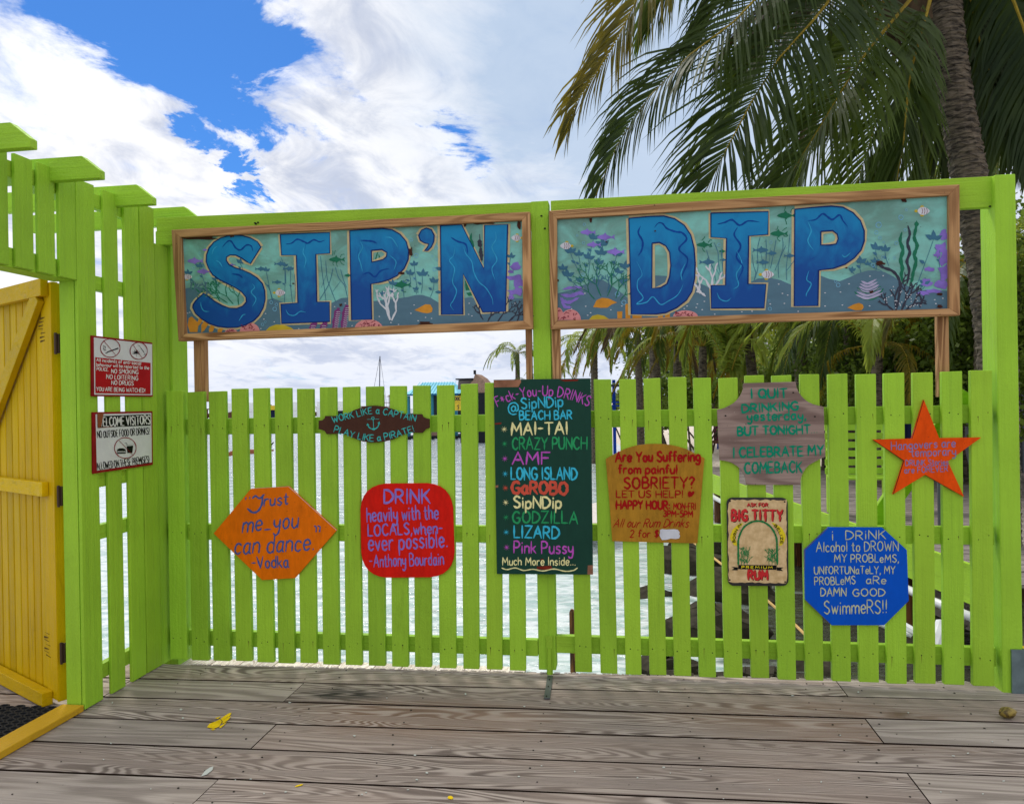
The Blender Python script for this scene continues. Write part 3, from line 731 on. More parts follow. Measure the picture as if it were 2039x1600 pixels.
# --- orange board
OE = plain('raw_board_edge', srgb(120, 84, 50), .8)
t, p = board('vodka_sign', 'orange elongated hexagon board with slate blue script about vodka', YS, 400, 900, 3.776, [(95, 610), (375, 275), (490, 268), (660, 255), (1022, 585), (708, 945), (460, 960)], bp('orange_board', srgb(228, 112, 0), .14))
def f(b):
    p.text(b, '"', [(335, 388), (378, 380)], 45, 9, slant=.15)
    p.line(b, "~388,345 410,328 440,345 475,318", 13); p.line(b, "~462,330 458,390 430,440 390,452 352,425", 15)
    p.text(b, 'rust', [(478, 405), (655, 390)], 85, 12, slant=.15)
    p.text(b, 'me_you', [(318, 600), (735, 560)], 120, 13, slant=.2)
    p.text(b, 'can dance.', [(258, 765), (855, 735)], 125, 13, slant=.15)
    p.text(b, '-Vodka', [(385, 870), (658, 862)], 85, 12)
    p.line(b, "~852,555 866,560 866,598", 10); p.line(b, "~878,553 895,560 892,598", 10)
letters(t, p, 'lettering', SLATE, f)
b = MB(); p.line(b, "660,258 1020,586", 5); p.line(b, "380,272 655,257", 3); b.build('worn_edge', plain('worn_white_edge', srgb(210, 205, 200), .8), t)
# --- red board
t, p = board('locals_sign', 'bright red square board with rounded corners and lavender writing', YS, 400, 900, 3.776, rounded(0, 0, 0, 0, 190, [(1196, 238), (1888, 230), (1912, 938), (1208, 944)]), bp('red_board', srgb(212, 26, 12), .14))
def f(b):
    p.text(b, 'DRINK', [(1378, 382), (1722, 382)], 102, 17)
    p.text(b, 'heavily with the', [(1250, 522), (1785, 498)], 102, 12)
    p.text(b, 'LOCALS,when-', [(1258, 628), (1815, 608)], 84, 12)
    p.text(b, 'ever possible.', [(1262, 738), (1855, 712)], 118, 13)
    p.text(b, '-Anthony Bourdain', [(1270, 862), (1825, 845)], 92, 10)
letters(t, p, 'lettering', LAV, f)
# --- green drinks menu
t, p = board('drinks_menu', 'tall dark green drinks menu board with colourful hand lettering at the centre post', YS, 960, 740, 3.636, [(83, 58), (785, 47), (803, 1467), (107, 1462)], bp('dark_green_board', srgb(28, 66, 54), .08, .5))
def f(b):
    p.text(b, 'F*ck-You-Up DRINKS', [(112, 250), (260, 192), (430, 172), (600, 190), (768, 250)], 72, 9)
letters(t, p, 'title', PURP, f)
def f(b):
    p.text(b, '@', [(188, 312), (268, 310)], 88, 10); p.text(b, 'SipNDip', [(286, 268), (586, 250)], 76, 12); p.text(b, 'BEACH BAR', [(272, 346), (650, 342)], 62, 12)
letters(t, p, 'bar_name', CYAN, f)
for nm, bs, h, mt_, wd in (('MAI-TAI', [(214, 455), (618, 448)], 84, CREAM, 16), ('CRAZY PUNCH', [(218, 560), (758, 557)], 84, GREENI, 13), ('AMF', [(220, 668), (488, 668)], 84, PURP, 15), ('LONG ISLAND', [(210, 778), (685, 778)], 84, CYAN, 14),
                          ('GaROBO', [(214, 880), (618, 884)], 86, CORAL, 22), ('SipNDip', [(230, 985), (572, 985)], 82, CREAM, 15), ('GODZILLA', [(220, 1092), (690, 1095)], 84, GREENI, 14), ('LIZARD', [(232, 1200), (556, 1205)], 84, CYAN, 15), ('Pink Pussy', [(230, 1310), (658, 1315)], 84, PURP, 12)):
    def f(b):
        p.text(b, nm, bs, h, wd)
        cx = 160+(bs[0][1]-455)*.02; cy = bs[0][1]-40
        for k in range(4):
            a = k*math.pi/4+.2; p.stroke(b, [(cx-22*math.cos(a), cy-22*math.sin(a)), (cx, cy), (cx+22*math.cos(a), cy+22*math.sin(a))], 5, taper=.7)
    letters(t, p, 'menu_line', mt_, f)
def f(b):
    p.text(b, 'Much More Inside...', [(148, 1398), (676, 1398)], 56, 8)
    p.line(b, "~142,1418 180,1430 240,1418 300,1436 370,1428 440,1440 520,1426 600,1442 660,1436 690,1418", 8)
letters(t, p, 'menu_line', CREAM, f)
def f(b):
    p.poly(b, [(85, 60), (280, 57), (282, 75), (262, 110), (86, 113)], .0006)
    p.poly(b, [(765, 1400), (803, 1398), (803, 1466), (762, 1466)], .0006); p.poly(b, [(95, 822), (118, 820), (116, 836), (96, 838)], .0006)
letters(t, p, 'bare_wood_patch', plain('bare_board', srgb(150, 104, 80), .8, 0, .3), f)
def f(b):
    for q in ([(560, 58), (700, 54), (690, 66), (600, 70)], [(395, 1408), (500, 1402), (510, 1425), (460, 1430), (400, 1426)], [(425, 1352), (445, 1352), (440, 1385), (424, 1380)], [(90, 372), (140, 366), (138, 378), (92, 382)]): p.poly(b, q, .0007)
letters(t, p, 'old_red_paint', plain('old_red_paint', srgb(120, 40, 28), .8, 0, .3), f)
# --- gold board
o = [(160, 330), (240, 283), (320, 240), (400, 205), (480, 178), (560, 158), (660, 146), (760, 143), (860, 146), (950, 155), (1050, 177), (1150, 208), (1290, 278), (1372, 320), (1330, 800), (1285, 1362), (760, 1350), (240, 1335), (205, 850)]
t, p = board('happy_hour_sign', 'mustard gold arched board with red happy hour writing and a white blot', YS, 1180, 860, 6.154, o, bp('gold_board', srgb(168, 122, 36), .2, .4))
def f(b):
    p.text(b, 'Are You Suffering', [(282, 360), (1315, 355)], 118, 28); p.text(b, 'from painful', [(320, 505), (1035, 505)], 102, 24)
    p.text(b, 'SOBRIETY?', [(388, 688), (1248, 688)], 135, 26); p.text(b, 'LET US HELP!', [(292, 798), (1108, 800)], 82, 17)
    p.text(b, 'HAPPY HOUR:', [(292, 938), (945, 940)], 98, 26); p.text(b, 'MON-FRI', [(990, 945), (1262, 948)], 78, 14)
    p.text(b, '3PM-5PM', [(868, 1030), (1225, 1042)], 74, 17); p.text(b, 'All our Rum Drinks', [(262, 1165), (1178, 1162)], 102, 12, slant=.35)
    p.text(b, '2 for $', [(458, 1285), (808, 1285)], 88, 13, slant=.1)
letters(t, p, 'lettering', REDI, f)
letters(t, p, 'heart', REDI, lambda b: p.poly(b, [(1165, 745), (1180, 722), (1200, 722), (1210, 738), (1228, 720), (1248, 728), (1246, 750), (1220, 785), (1178, 798), (1168, 780)]))
letters(t, p, 'white_blot', plain('white_out_paint', srgb(205, 208, 215), .4), lambda b: p.poly(b, [(825, 1198), (850, 1186), (900, 1192), (950, 1190), (1000, 1188), (1045, 1196), (1068, 1228), (1060, 1250), (1072, 1268), (1060, 1300), (1020, 1308), (960, 1302), (900, 1318), (850, 1320), (832, 1290), (820, 1260), (828, 1230)], .0018))
# --- grey wood board
o = [(495, 138), (1135, 122), (1145, 185), (1168, 240), (1200, 290), (1240, 333), (1290, 370), (1350, 397), (1420, 415), (1478, 428), (1500, 1040), (1450, 1058), (1400, 1085), (1345, 1115), (1300, 1140), (1260, 1180), (1230, 1230), (1210, 1270), (1200, 1300), (1192, 1385), (528, 1382), (520, 1300), (505, 1260), (480, 1220), (450, 1182), (410, 1150), (370, 1125), (330, 1105), (270, 1090), (200, 1082), (172, 462), (225, 455), (270, 440), (330, 410), (380, 380), (420, 340), (450, 300), (475, 255), (490, 210)]
t, p = board('comeback_sign', 'grey brown plywood board with scooped corners and sea green writing', YS, 1400, 740, 6.154, o, wood('grey_plywood', 0, srgb(128, 106, 98), srgb(160, 138, 128), srgb(148, 126, 116), rings=5, freq=1.0, across=9, rough=.8))
def f(b):
    p.text(b, 'I QUIT', [(590, 325), (1030, 308)], 105, 28); p.text(b, 'DRINKING', [(480, 500), (1165, 462)], 98, 27); p.text(b, 'yesterday,', [(545, 598), (1262, 582)], 105, 24)
    p.text(b, 'BUT TONIGHT', [(425, 780), (1310, 752)], 100, 28); p.text(b, '...', [(1325, 748), (1400, 745)], 60, 12)
    p.text(b, 'I CELEBRATE MY', [(370, 1048), (1475, 1018)], 115, 28); p.text(b, 'COMEBACK', [(512, 1243), (1210, 1230)], 130, 25)
letters(t, p, 'lettering', SEAG, f)
for cx, cy in ((275, 538), (1370, 548), (1105, 255)): letters(t, p, 'screw', DARK, lambda b: p.poly(b, circle(cx, cy, 12, 9, 8)[:-1], .002))
# --- tin rum sign
t, p = board('rum_sign', 'cream tin rum sign with black scorched border and bold red lettering', YS, 1420, 970, 4.855, rounded(0, 0, 0, 0, 60, [(128, 96), (722, 98), (730, 952), (142, 950)]), plain('scorched_black_tin', (.012, .011, .01), .35), th=.003)
rg = random.Random(2)
def inner(b):
    P_ = []
    for (x0, y0), (x1, y1) in (((158, 122), (702, 122)), ((706, 124), (712, 918)), ((705, 925), (160, 918)), ((150, 912), (146, 128))):
        n = 22
        for k in range(n):
            tt = k/n; jx, jy = rg.uniform(-6, 6), rg.uniform(-7, 5); P_.append((x0+(x1-x0)*tt+jx, y0+(y1-y0)*tt+jy))
    p.poly(b, P_, .0004)
t_ = new_mat('aged_cream_tin'); c_, _ = coords(t_, False)
t_.l(t_.mix(t_.ramp(t_.noise(c_, 30, 5, .6), .3, .7), srgb(196, 164, 112), srgb(226, 196, 146)), t_.p.inputs['Base Color']); t_.p.inputs['Roughness'].default_value = .35
letters(t, p, 'parchment', t_.mat, inner)
RS = plain('sign_red', srgb(200, 22, 26), .35); 
def shadowtext(txt, base, h, wd, gap=2.2):
    b = MB(); p.text(b, txt, [(x+5, y+5) for x, y in base], h, wd, off=.0008, jit=0, gap=gap); b.build('lettering', BLK, t)
    b = MB(); p.text(b, txt, base, h, wd, off=.0018, jit=0, gap=gap); b.build('lettering', RS, t)
shadowtext('ASK FOR', [(330, 183), (528, 183)], 32, 9); shadowtext('BIG TITTY', [(180, 318), (668, 318)], 98, 27, 3.4); shadowtext('RUM', [(340, 885), (526, 885)], 82, 26, 3.2)
SY = plain('sign_yellow', srgb(226, 206, 40), .4); SG = plain('sign_green', srgb(36, 122, 66), .4)
def f(b):
    for k in range(4):
        d = k*17
        p.line(b, "~%d,350 %d,400 %d,480 %d,560" % (285-d*.3, 225-d*.5+10, 205-d*.6, 230-d*.4), 22, off=.0016, taper=.8)
        p.line(b, "~%d,345 %d,400 %d,480 %d,560" % (570+d*.3, 640+d*.5-10, 660+d*.6, 640+d*.4), 22, off=.0016, taper=.8)
letters(t, p, 'banana_bunch', SY, f)
def f(b):
    p.line(b, "~243,745 243,620 246,500 290,395 360,340 430,324 500,340 570,398 612,490 618,610 620,745", 18, off=.0024)
    r2 = random.Random(3)
    for cx in (275, 300, 330, 540, 570, 600):
        for k in range(20):
            x = cx+r2.uniform(-28, 28); y = r2.uniform(600, 740); a = r2.uniform(-1.2, 1.2); l = r2.uniform(25, 48)
            p.stroke(b, [(x, y), (x+l*.5*math.sin(a), y-l*.5), (x+l*math.sin(a), y-l*.8)], 7, off=.0026, taper=.9)
        p.line(b, "%d,745 %d,620" % (cx, cx+random.randint(-8, 8)), 9, off=.0025)
letters(t, p, 'bamboo_arch', SG, f)
def f(b):
    p.text(b, 'BORN IN', [(212, 532), (218, 470), (240, 410), (275, 360)], 24, 6, off=.0034, jit=0); p.text(b, 'BELIZE', [(588, 368), (625, 420), (648, 480), (652, 545)], 24, 6, off=.0034, jit=0)
    for cx, cy, a in ((247, 470, 0), (268, 418, .7), (318, 360, 1.0), (372, 332, 1.3), (500, 340, 1.8), (560, 385, 2.3), (603, 460, 2.8), (243, 545, 0), (618, 545, 0)):
        p.stroke(b, [(cx-9*math.cos(a), cy-9*math.sin(a)), (cx+9*math.cos(a), cy+9*math.sin(a))], 5, off=.0034)
    p.poly(b, [(245, 748), (615, 752), (612, 795), (240, 788)], .0034)
    p.poly(b, [(175, 765), (238, 772), (238, 800), (178, 797), (205, 780)], .0030); p.poly(b, [(616, 772), (682, 772), (655, 788), (678, 806), (616, 802)], .0030)
    for cx, cy in ((163, 132), (692, 138), (160, 893), (697, 912)): p.poly(b, circle(cx, cy, 9, 8, 10)[:-1], .0024)
letters(t, p, 'black_print', BLK, f)
letters(t, p, 'banner_lettering', SY, lambda b: p.text(b, 'PREMIUM', [(275, 780), (572, 784)], 22, 6, off=.0044, jit=0, gap=4))
# --- blue octagon
t, p = board('octagon_sign', 'bright blue octagon board with pale scratched writing on the right gate', YS, 1420, 970, 4.855, [(1115, 385), (1635, 388), (1873, 605), (1892, 1095), (1655, 1330), (1145, 1330), (890, 1085), (882, 605)], bp('blue_board', srgb(4, 84, 196), .06, .4))
def f(b):
    p.text(b, 'i', [(1148, 510), (1162, 510)], 95, 11); p.text(b, 'DRiNK', [(1282, 505), (1668, 497)], 85, 11); p.text(b, 'Alcohol to DROWN', [(998, 622), (1790, 612)], 92, 10)
    p.text(b, 'MY PROBLeMS,', [(1172, 722), (1795, 722)], 76, 10); p.text(b, 'UNfORTUNaTeLY, MY', [(978, 835), (1758, 832)], 72, 10); p.text(b, 'PROBLeMS', [(982, 942), (1375, 932)], 76, 10); p.text(b, 'aRe', [(1480, 930), (1670, 930)], 72, 10)
    p.text(b, 'DAMN', [(1040, 1048), (1285, 1048)], 78, 12); p.text(b, 'GOOD', [(1350, 1052), (1660, 1048)], 70, 11); p.text(b, 'SwimmeRS!!', [(1075, 1222), (1680, 1215)], 125, 12)
letters(t, p, 'lettering', TAN, f)
letters(t, p, 'worn_edge', OE, lambda b: (p.line(b, "1112,388 886,604 884,800", 5), p.line(b, "892,1088 1142,1328", 5)))
# --- star
t, p = board('star_sign', 'orange red five pointed star board with small grey blue writing', YS, 1700, 740, 3.2, [(447, 178), (545, 422), (812, 418), (600, 570), (703, 795), (455, 655), (250, 780), (320, 567), (122, 432), (370, 425)], bp('star_orange', srgb(228, 78, 4), .16), th=.014)
def f(b):
    p.text(b, 'Hangovers are', [(240, 497), (648, 477)], 50, 7); p.text(b, 'temporary', [(366, 540), (650, 530)], 52, 6.5); p.text(b, 'DRUNK Stories', [(330, 598), (602, 592)], 36, 5.5); p.text(b, 'are FOREVER', [(324, 645), (600, 634)], 38, 5.5)
letters(t, p, 'lettering', ink('grey_lavender', (132, 124, 170)), f)
letters(t, p, 'worn_edge', BLK, lambda b: (p.line(b, "446,182 372,423", 5), p.line(b, "124,434 319,567 252,778", 6), p.line(b, "455,657 640,765", 5)))
# --- two signs on the side fence
WN = (1, 0, 0)
def wsign(name, label, ox, oy, sc, q, mat):
    pen = Pen((XL+.010, 0, 0), WN, ox, oy, sc)
    P = [pen.at(*c) for c in q]; c = sum(P, V((0, 0, 0)))/4
    t = thing(name, (XL, c.y, min(a.z for a in P)), label, 'sign')
    prism('board', P, (-.0095, 0, 0), mat, t, bevel=.001); return t, pen
WB = plain('white_sign_paint', srgb(214, 216, 214), .5, 0, .06); RB_ = plain('dark_red_border', srgb(140, 24, 30), .5, 0, .2)
t, p = wsign('no_smoking_sign', 'white and red warning sign with two crossed circles on the side fence', 170, 650, 5.333, [(70, 93), (712, 170), (718, 744), (72, 740)], RB_)
letters(t, p, 'panel', WB, lambda b: p.poly(b, [(90, 115), (708, 188), (710, 728), (95, 722)], .0005))
letters(t, p, 'red_panel', plain('red_panel_paint', srgb(172, 22, 28), .5, 0, .1), lambda b: p.poly(b, [(105, 325), (693, 385), (692, 718), (106, 706)], .0011))
def f(b):
    p.text(b, 'All incidents of anti-social', [(118, 370), (590, 408)], 36, 6, off=.0026); p.text(b, 'behaviour will be reported to the', [(116, 418), (675, 455)], 34, 5.5, off=.0026); p.text(b, 'POLICE.', [(120, 465), (245, 474)], 34, 6, off=.0026)
    p.text(b, 'NO SMOKING', [(275, 492), (560, 506)], 44, 7, off=.0026); p.text(b, 'NO LOITERING', [(224, 553), (558, 570)], 46, 7, off=.0026); p.text(b, 'NO DRUGS', [(277, 615), (510, 625)], 44, 7, off=.0026); p.text(b, 'YOU ARE BEING WATCHED!', [(117, 682), (635, 698)], 42, 6.5, off=.0026)
letters(t, p, 'lettering', WHI, f)
def f(b):
    p.stroke(b, circle(265, 228, 104, 98), 8, off=.0022); p.line(b, "195,150 325,305", 8, off=.0024); p.stroke(b, circle(567, 258, 92, 90), 8, off=.0022); p.line(b, "505,192 608,340", 8, off=.0024)
letters(t, p, 'crossed_circles', RB_, f)
def f(b):
    p.line(b, "235,270 345,232", 20, off=.0012); p.line(b, "218,282 232,277", 14, off=.0012); p.line(b, "~190,200 200,215 192,235 205,255", 5, off=.0012); p.line(b, "~205,205 215,220 207,240 220,255", 5, off=.0012)
    for a in (-1.5, -1.0, -.5, 0, .5, 1.0, 1.5): p.stroke(b, [(540, 288), (540+22*math.sin(a), 288-22*math.cos(a)), (540+46*math.sin(a), 288-46*math.cos(a))], 10, off=.0012, taper=.9)
    p.line(b, "540,285 545,320", 4, off=.0012); p.line(b, "556,196 575,206 590,228", 5, off=.0012); p.line(b, "590,228 622,272", 13, off=.0012); p.line(b, "622,272 636,300", 5, off=.0012); p.line(b, "620,300 645,292", 5, off=.0012)
letters(t, p, 'pictograms', BLK, f)
t, p = wsign('visitors_sign', 'white visitors sign with a torn corner below the warning sign', 170, 650, 5.333, [(80, 908), (714, 896), (718, 1467), (86, 1562)], RB_)
letters(t, p, 'panel', WB, lambda b: p.poly(b, [(108, 930), (700, 916), (706, 1440), (122, 1528)], .0005))
letters(t, p, 'black_band', BLK, lambda b: p.poly(b, [(130, 950), (690, 930), (692, 1050), (130, 1072)], .0011))
letters(t, p, 'lettering', WHI, lambda b: p.text(b, 'WELCOME VISITORS', [(140, 1060), (688, 1036)], 92, 11, off=.0020))
def f(b):
    p.text(b, 'NO OUTSIDE FOOD OR DRINKS!', [(130, 1183), (682, 1142)], 72, 8); p.text(b, 'ALLOWED ON THESE PREMISES!', [(127, 1520), (684, 1446)], 74, 8)
    p.poly(b, [(333, 1322), (340, 1302), (365, 1290), (400, 1290), (425, 1302), (433, 1322)]); p.line(b, "332,1330 432,1330", 6); p.poly(b, [(332, 1336), (432, 1336), (425, 1348), (340, 1350)])
    p.poly(b, [(438, 1268), (508, 1262), (500, 1340), (446, 1342)]); p.line(b, "430,1256 512,1250", 6); p.line(b, "420,1232 436,1236 446,1254", 5)
letters(t, p, 'lettering', BLK, f)
letters(t, p, 'crossed_circle', RB_, lambda b: (p.stroke(b, circle(425, 1287, 115, 110), 8, off=.0022), p.line(b, "362,1212 500,1358", 8, off=.0024)))
letters(t, p, 'torn_patch', plain('torn_brown_patch', srgb(140, 80, 50), .8), lambda b: (p.poly(b, [(128, 918), (196, 916), (190, 950), (170, 1060), (136, 1078), (130, 1050)], .0032), p.line(b, "150,1074 290,1060", 8, off=.0032)))
# ------------------------------------------------------------------ the two long painted signs
FY, BYD = -.012, .010
def teal_board():
    t = new_mat('underwater_backdrop_paint'); c, _ = coords(t, False)
    n = t.noise(stretch(t, c, 1.6, 3, 3), 2.4, 7, .6, .6); n2 = t.noise(c, 16, 4, .6)
    col = t.mix(t.ramp(n, .36, .62), srgb(96, 144, 132), srgb(124, 196, 186))
    col = t.mix(t.ramp(n2, .35, .7, 0, .35), col, srgb(112, 146, 138))
    sp = t.noise(c, 60, 3, .5); col = t.mix(t.ramp(sp, .72, .76, 0, .7), col, (.03, .025, .02))
    t.l(col, t.p.inputs['Base Color']); t.p.inputs['Roughness'].default_value = .5; bump(t, t.noise(stretch(t, c, 1, 8, 8), 5, 4), .3, .003); return t.mat
TB_ = teal_board()
def seabed():
    t = new_mat('seabed_paint'); c, _ = coords(t, False)
    col = t.mix(t.noise(stretch(t, c, 2, 5, 5), 4, 6, .6), srgb(56, 92, 112), srgb(84, 124, 144))
    t.l(col, t.p.inputs['Base Color']); t.p.inputs['Roughness'].default_value = .5; return t.mat
SB = seabed()
def letter_blue():
    t = new_mat('painted_letter_blue'); c, _ = coords(t, False)
    z = t.n('ShaderNodeSeparateXYZ'); t.l(c, z.inputs[0])
    n = t.noise(stretch(t, c, 4, 4, 3), 2.2, 6, .6, .8)
    f = t.m('ADD', t.m('MULTIPLY', z.outputs[2], 2.6), t.m('MULTIPLY', t.m('SUBTRACT', n, .5), 1.4))
    col = t.mix(t.ramp(f, -.45, .55), srgb(0, 72, 150), srgb(6, 134, 190))
    t.l(col, t.p.inputs['Base Color']); t.p.inputs['Roughness'].default_value = .5; t.p.inputs['Specular IOR Level'].default_value = .25; bump(t, n, .2, .003); return t.mat
LBM = letter_blue()
DKB = plain('letter_outline_navy', srgb(14, 38, 104), .4); HALO = plain('letter_halo_cream', srgb(196, 180, 138), .55, 0, .15)
LTB = plain('letter_highlight', srgb(52, 158, 204), .4, 0, .2); MDB = plain('letter_shadow_blue', srgb(10, 66, 146), .4, 0, .15)
PLANT = plain('painted_plant_blue', srgb(64, 112, 138), .5); GRN = plain('painted_green', srgb(34, 112, 84), .5); VIO = plain('painted_violet', srgb(134, 112, 196), .5, 0, .25)
PINK = plain('painted_pink', srgb(214, 140, 140), .5); PKD = plain('painted_maroon', srgb(130, 44, 60), .5); ORG = plain('painted_orange', srgb(206, 140, 50), .5, 0, .2)
WHC = plain('painted_white', srgb(206, 208, 216), .5); YEL = plain('painted_yellow', srgb(196, 172, 50), .5); MAG = plain('painted_magenta', srgb(124, 56, 116), .5)
BUB = plain('painted_bubble_blue', srgb(120, 178, 210), .5); BLKC = plain('painted_charcoal', srgb(58, 60, 74), .5); CHIP = plain('flaked_brown', srgb(70, 42, 34), .8)
def bigsign(label, outer, inner, wood_legs):
    """outer, inner: TL, TR, BR, BL in photo pixels"""
    pf = Pen((0, FY, 0), FN); O = [pf.at(*p) for p in outer]; I = [pf.at(*p) for p in inner]
    c = sum(O, V((0, 0, 0)))/4
    t = thing('painted_sign', (c.x, .03, O[2].z), label, 'sign', 'long framed signs over the gates')
    for i, nm in enumerate(('top', 'right', 'bottom', 'left')):
        j = (i+1) % 4
        q = [O[i], O[j], I[j], I[i]]; cc = sum(q, V((0, 0, 0)))/4
        q = [cc+(v-cc)*1.0 for v in q]
        prism('frame_piece', q, (0, .0405, 0), BRX if i % 2 == 0 else BRV, t, .002)
    pb = Pen((0, BYD, 0), FN)
    cen = V((c.x, 0, c.z))
    B = [V((v.x+(c.x-v.x)*-.006, BYD, v.z+(c.z-v.z)*-.05)) for v in I]
    prism('painted_panel', B, (0, .012, 0), TB_, t)
    for (xa, xb, yt, ybt, side) in wood_legs:
        Y = .0315
        a, b_ = atY(Y, xa, yt), atY(Y, xb, yt)
        zb = atY(.05, (xa+xb)/2, ybt).z
        box('leg', (a.x, Y, zb), (b_.x, Y+.038 if side else Y+.04, a.z+.01), BRV, t, .002)
    return t
LS = bigsign('left long wood framed underwater sign, whose blue letters begin with S', [(341, 457.5), (1055, 421.5), (1061, 654.5), (355, 679)], [(359.6, 472), (1039, 438.5), (1042, 638.5), (369, 664)],
             [(385, 407, 672, 800, 1), (1046, 1058, 650, 800, 1)])
RSG = bigsign('right long wood framed underwater sign, whose blue letters begin with D', [(1093, 419.5), (1911, 367), (1912, 627.5), (1096, 655.5)], [(1109, 435.5), (1889.4, 388.5), (1890.5, 614), (1110, 638)],
              [(1098, 1115, 648, 800, 1), (1867, 1889, 628, 790, 1)])
A4 = (330, 400, 5.228); A5 = (700, 380, 4.973); A6 = (1080, 360, 4.634); A7 = (1480, 340, 4.433)
def PN(a): return Pen((0, BYD, 0), FN, *a)
def cl(s_): return [tuple(float(c) for c in q.split(',')) for q in s_.split()]
def put(t, name, mat, a, fn, off=.001):
    p = PN(a); b = MB(); fn(b, p)
    return b.build(name, mat, t)
def sm(pts, n=4): return catmull(pts+[pts[0]], n)[:-1]
def bigletter(t, a, outer, holes=(), smooth=True, waves=(), lows=()):
    p = PN(a); o = cl(outer)
    hs = [cl(h) for h in holes]
    b = MB()
    for k in [o]+hs: p.stroke(b, k+[k[0]], 50, off=.0012, cap=False)
    halo = b
    b = MB(); L = [[p.at(*q, .0022) for q in k] for k in [o]+hs]
    for k in L: b.v += k
    for tr in tessellate_polygon(L): b.f.append(tuple(tr)); b.mi.append(0)
    lt = b.build('painted_letter', LBM, t)
    halo.build('cream_halo', HALO, lt)
    b = MB()
    for k in [o]+hs: p.stroke(b, k+[k[0]], 11, off=.0032, cap=False)
    b.build('dark_outline', DKB, lt)
    if lows:
        b = MB()
        for q in lows: p.line(b, '~'+q, 17, off=.0026, taper=.8)
        b.build('shadow_stroke', MDB, lt)
    if waves:
        b = MB()
        for q in waves: p.line(b, '~'+q, 10, off=.0029, taper=.9)
        b.build('highlight_stroke', LTB, lt)
# seabeds
def full(a, s_): return [(a[0]+x/a[2], a[1]+y/a[2]) for x, y in cl(s_)]
def bed(t, pts, bottom):
    p = PN((0, 0, 1)); b = MB(); p.poly(b, pts+bottom, .0006); b.build('painted_seabed', SB, t)
lp = full(A4, "150,925 230,905 330,900 420,905 470,960 520,1060 700,1180 900,1160 1050,1030 1120,1015 1210,1050 1400,1130 1600,1130 1740,1055 1830,1010 1900,1005")+full(A5, "40,1040 215,1090 330,1080 450,1065 560,1050 640,1030 700,1030 780,1055 860,1105 1100,1065 1180,1050 1260,1090 1400,1120 1540,1075 1600,1060 1705,1065")
bed(LS, lp, [(1046, 642), (366, 668)])
lp = full(A6, "130,1040 250,1010 330,975 400,955 450,925 500,905 560,915 620,955 700,1010 800,1090 1000,885 1040,872 1120,876 1160,880 1390,955 1440,940 1500,965 1560,1000")+full(A7, "60,985 130,950 240,945 330,965 420,1005 560,990 680,925 760,955 850,975 950,935 1010,905 1100,880 1160,878 1250,895 1330,935 1400,990 1480,1030 1560,1055 1700,1050 1835,1062")
bed(RSG, lp, [(1894, 618), (1106, 642)])
rg = random.Random(11)
def stem(b, p, x0, y0, x1, y1, w_=5, off=.0012):
    mx, my = (x0+x1)/2+rg.uniform(-12, 12), (y0+y1)/2
    p.stroke(b, catmull([(x0, y0), (mx, my), (x1, y1)], 5), w_, off)
def leaf(b, p, x, y, ang, l, w_=.36, off=.0014):
    c, s_ = math.cos(ang), math.sin(ang); q = [(0, 0), (.35, w_*.8), (.65, w_*.6), (1, 0), (.65, -w_*.5), (.3, -w_*.7)]
    p.poly(b, [(x+(u*c-v_*s_)*l, y+(u*s_+v_*c)*l) for u, v_ in q], off)
def plants(t, a, L):
    def f(b, p):
        for (x0, y0, x1, y1, l) in L:
            stem(b, p, x0, y0, x1, y1)
            for an in (-2.5, -1.55, -.55): leaf(b, p, x1, y1, an+rg.uniform(-.2, .2), l)
            leaf(b, p, (x0+x1)/2, (y0+y1)/2, -2.6, l*.7)
    put(t, 'painted_plants', PLANT, a, f)
def fish(b, p, x, y, l, d=1, off=.0016):
    q = [(-.52, .01), (-.42, -.08), (-.25, -.14), (-.1, -.17), (.0, -.30), (.08, -.16), (.25, -.09), (.38, -.03), (.6, -.17), (.54, 0), (.62, .15), (.38, .04), (.2, .1), (.1, .15), (.02, .25), (-.06, .16), (-.25, .13), (-.42, .08)]
    p.poly(b, [(x+u*l*d, y+v_*l) for u, v_ in q], off)
def stripefish(t, a, L):
    def f(b, p):
        for x, y, l, d in L:
            for u, v_ in ((.55, 0), (.1, -.32), (.1, .32)): p.poly(b, [(x+(u+.16*math.cos(k))*l*d, y+(v_+.12*math.sin(k))*l) for k in (0, 1, 2, 3, 4, 5)], .0011)
    put(t, 'painted_fish_fins', YEL, a, f)
    def f(b, p):
        for x, y, l, d in L: p.poly(b, sm([(x-.5*l*d, y), (x-.15*l*d, y-.28*l), (x+.25*l*d, y-.26*l), (x+.45*l*d, y), (x+.25*l*d, y+.26*l), (x-.15*l*d, y+.28*l)], 3), .0016)
    put(t, 'painted_fish', WHC, a, f)
    def f(b, p):
        for x, y, l, d in L:
            for k in (-.12, .06, .24): p.line(b, "~%f,%f %f,%f %f,%f" % (x+k*l, y-.24*l, x+(k+.06)*l, y, x+k*l, y+.24*l), 4, off=.0024)
    put(t, 'painted_fish_stripes', PKD, a, f)
def coral(t, name, mat, a, L, w_=16, n=6, seed=1, spread=1.0):
    r2 = random.Random(seed)
    def f(b, p):
        def br(x, y, an, l, w, d):
            if d == 0 or l < 14: return
            x1, y1 = x+l*math.sin(an), y-l*math.cos(an)
            p.stroke(b, [(x, y), ((x+x1)/2+r2.uniform(-3, 3), (y+y1)/2), (x1, y1)], w, off=.0014+.0001*d)
            for k in (-1, 1):
                if r2.random() < .88: br(x1, y1, an+k*r2.uniform(.3, .65)*spread, l*r2.uniform(.62, .85), w*.86, d-1)
        for x, y, an, l, d in L: br(x, y, an, l, w_, d)
    put(t, name, mat, a, f)
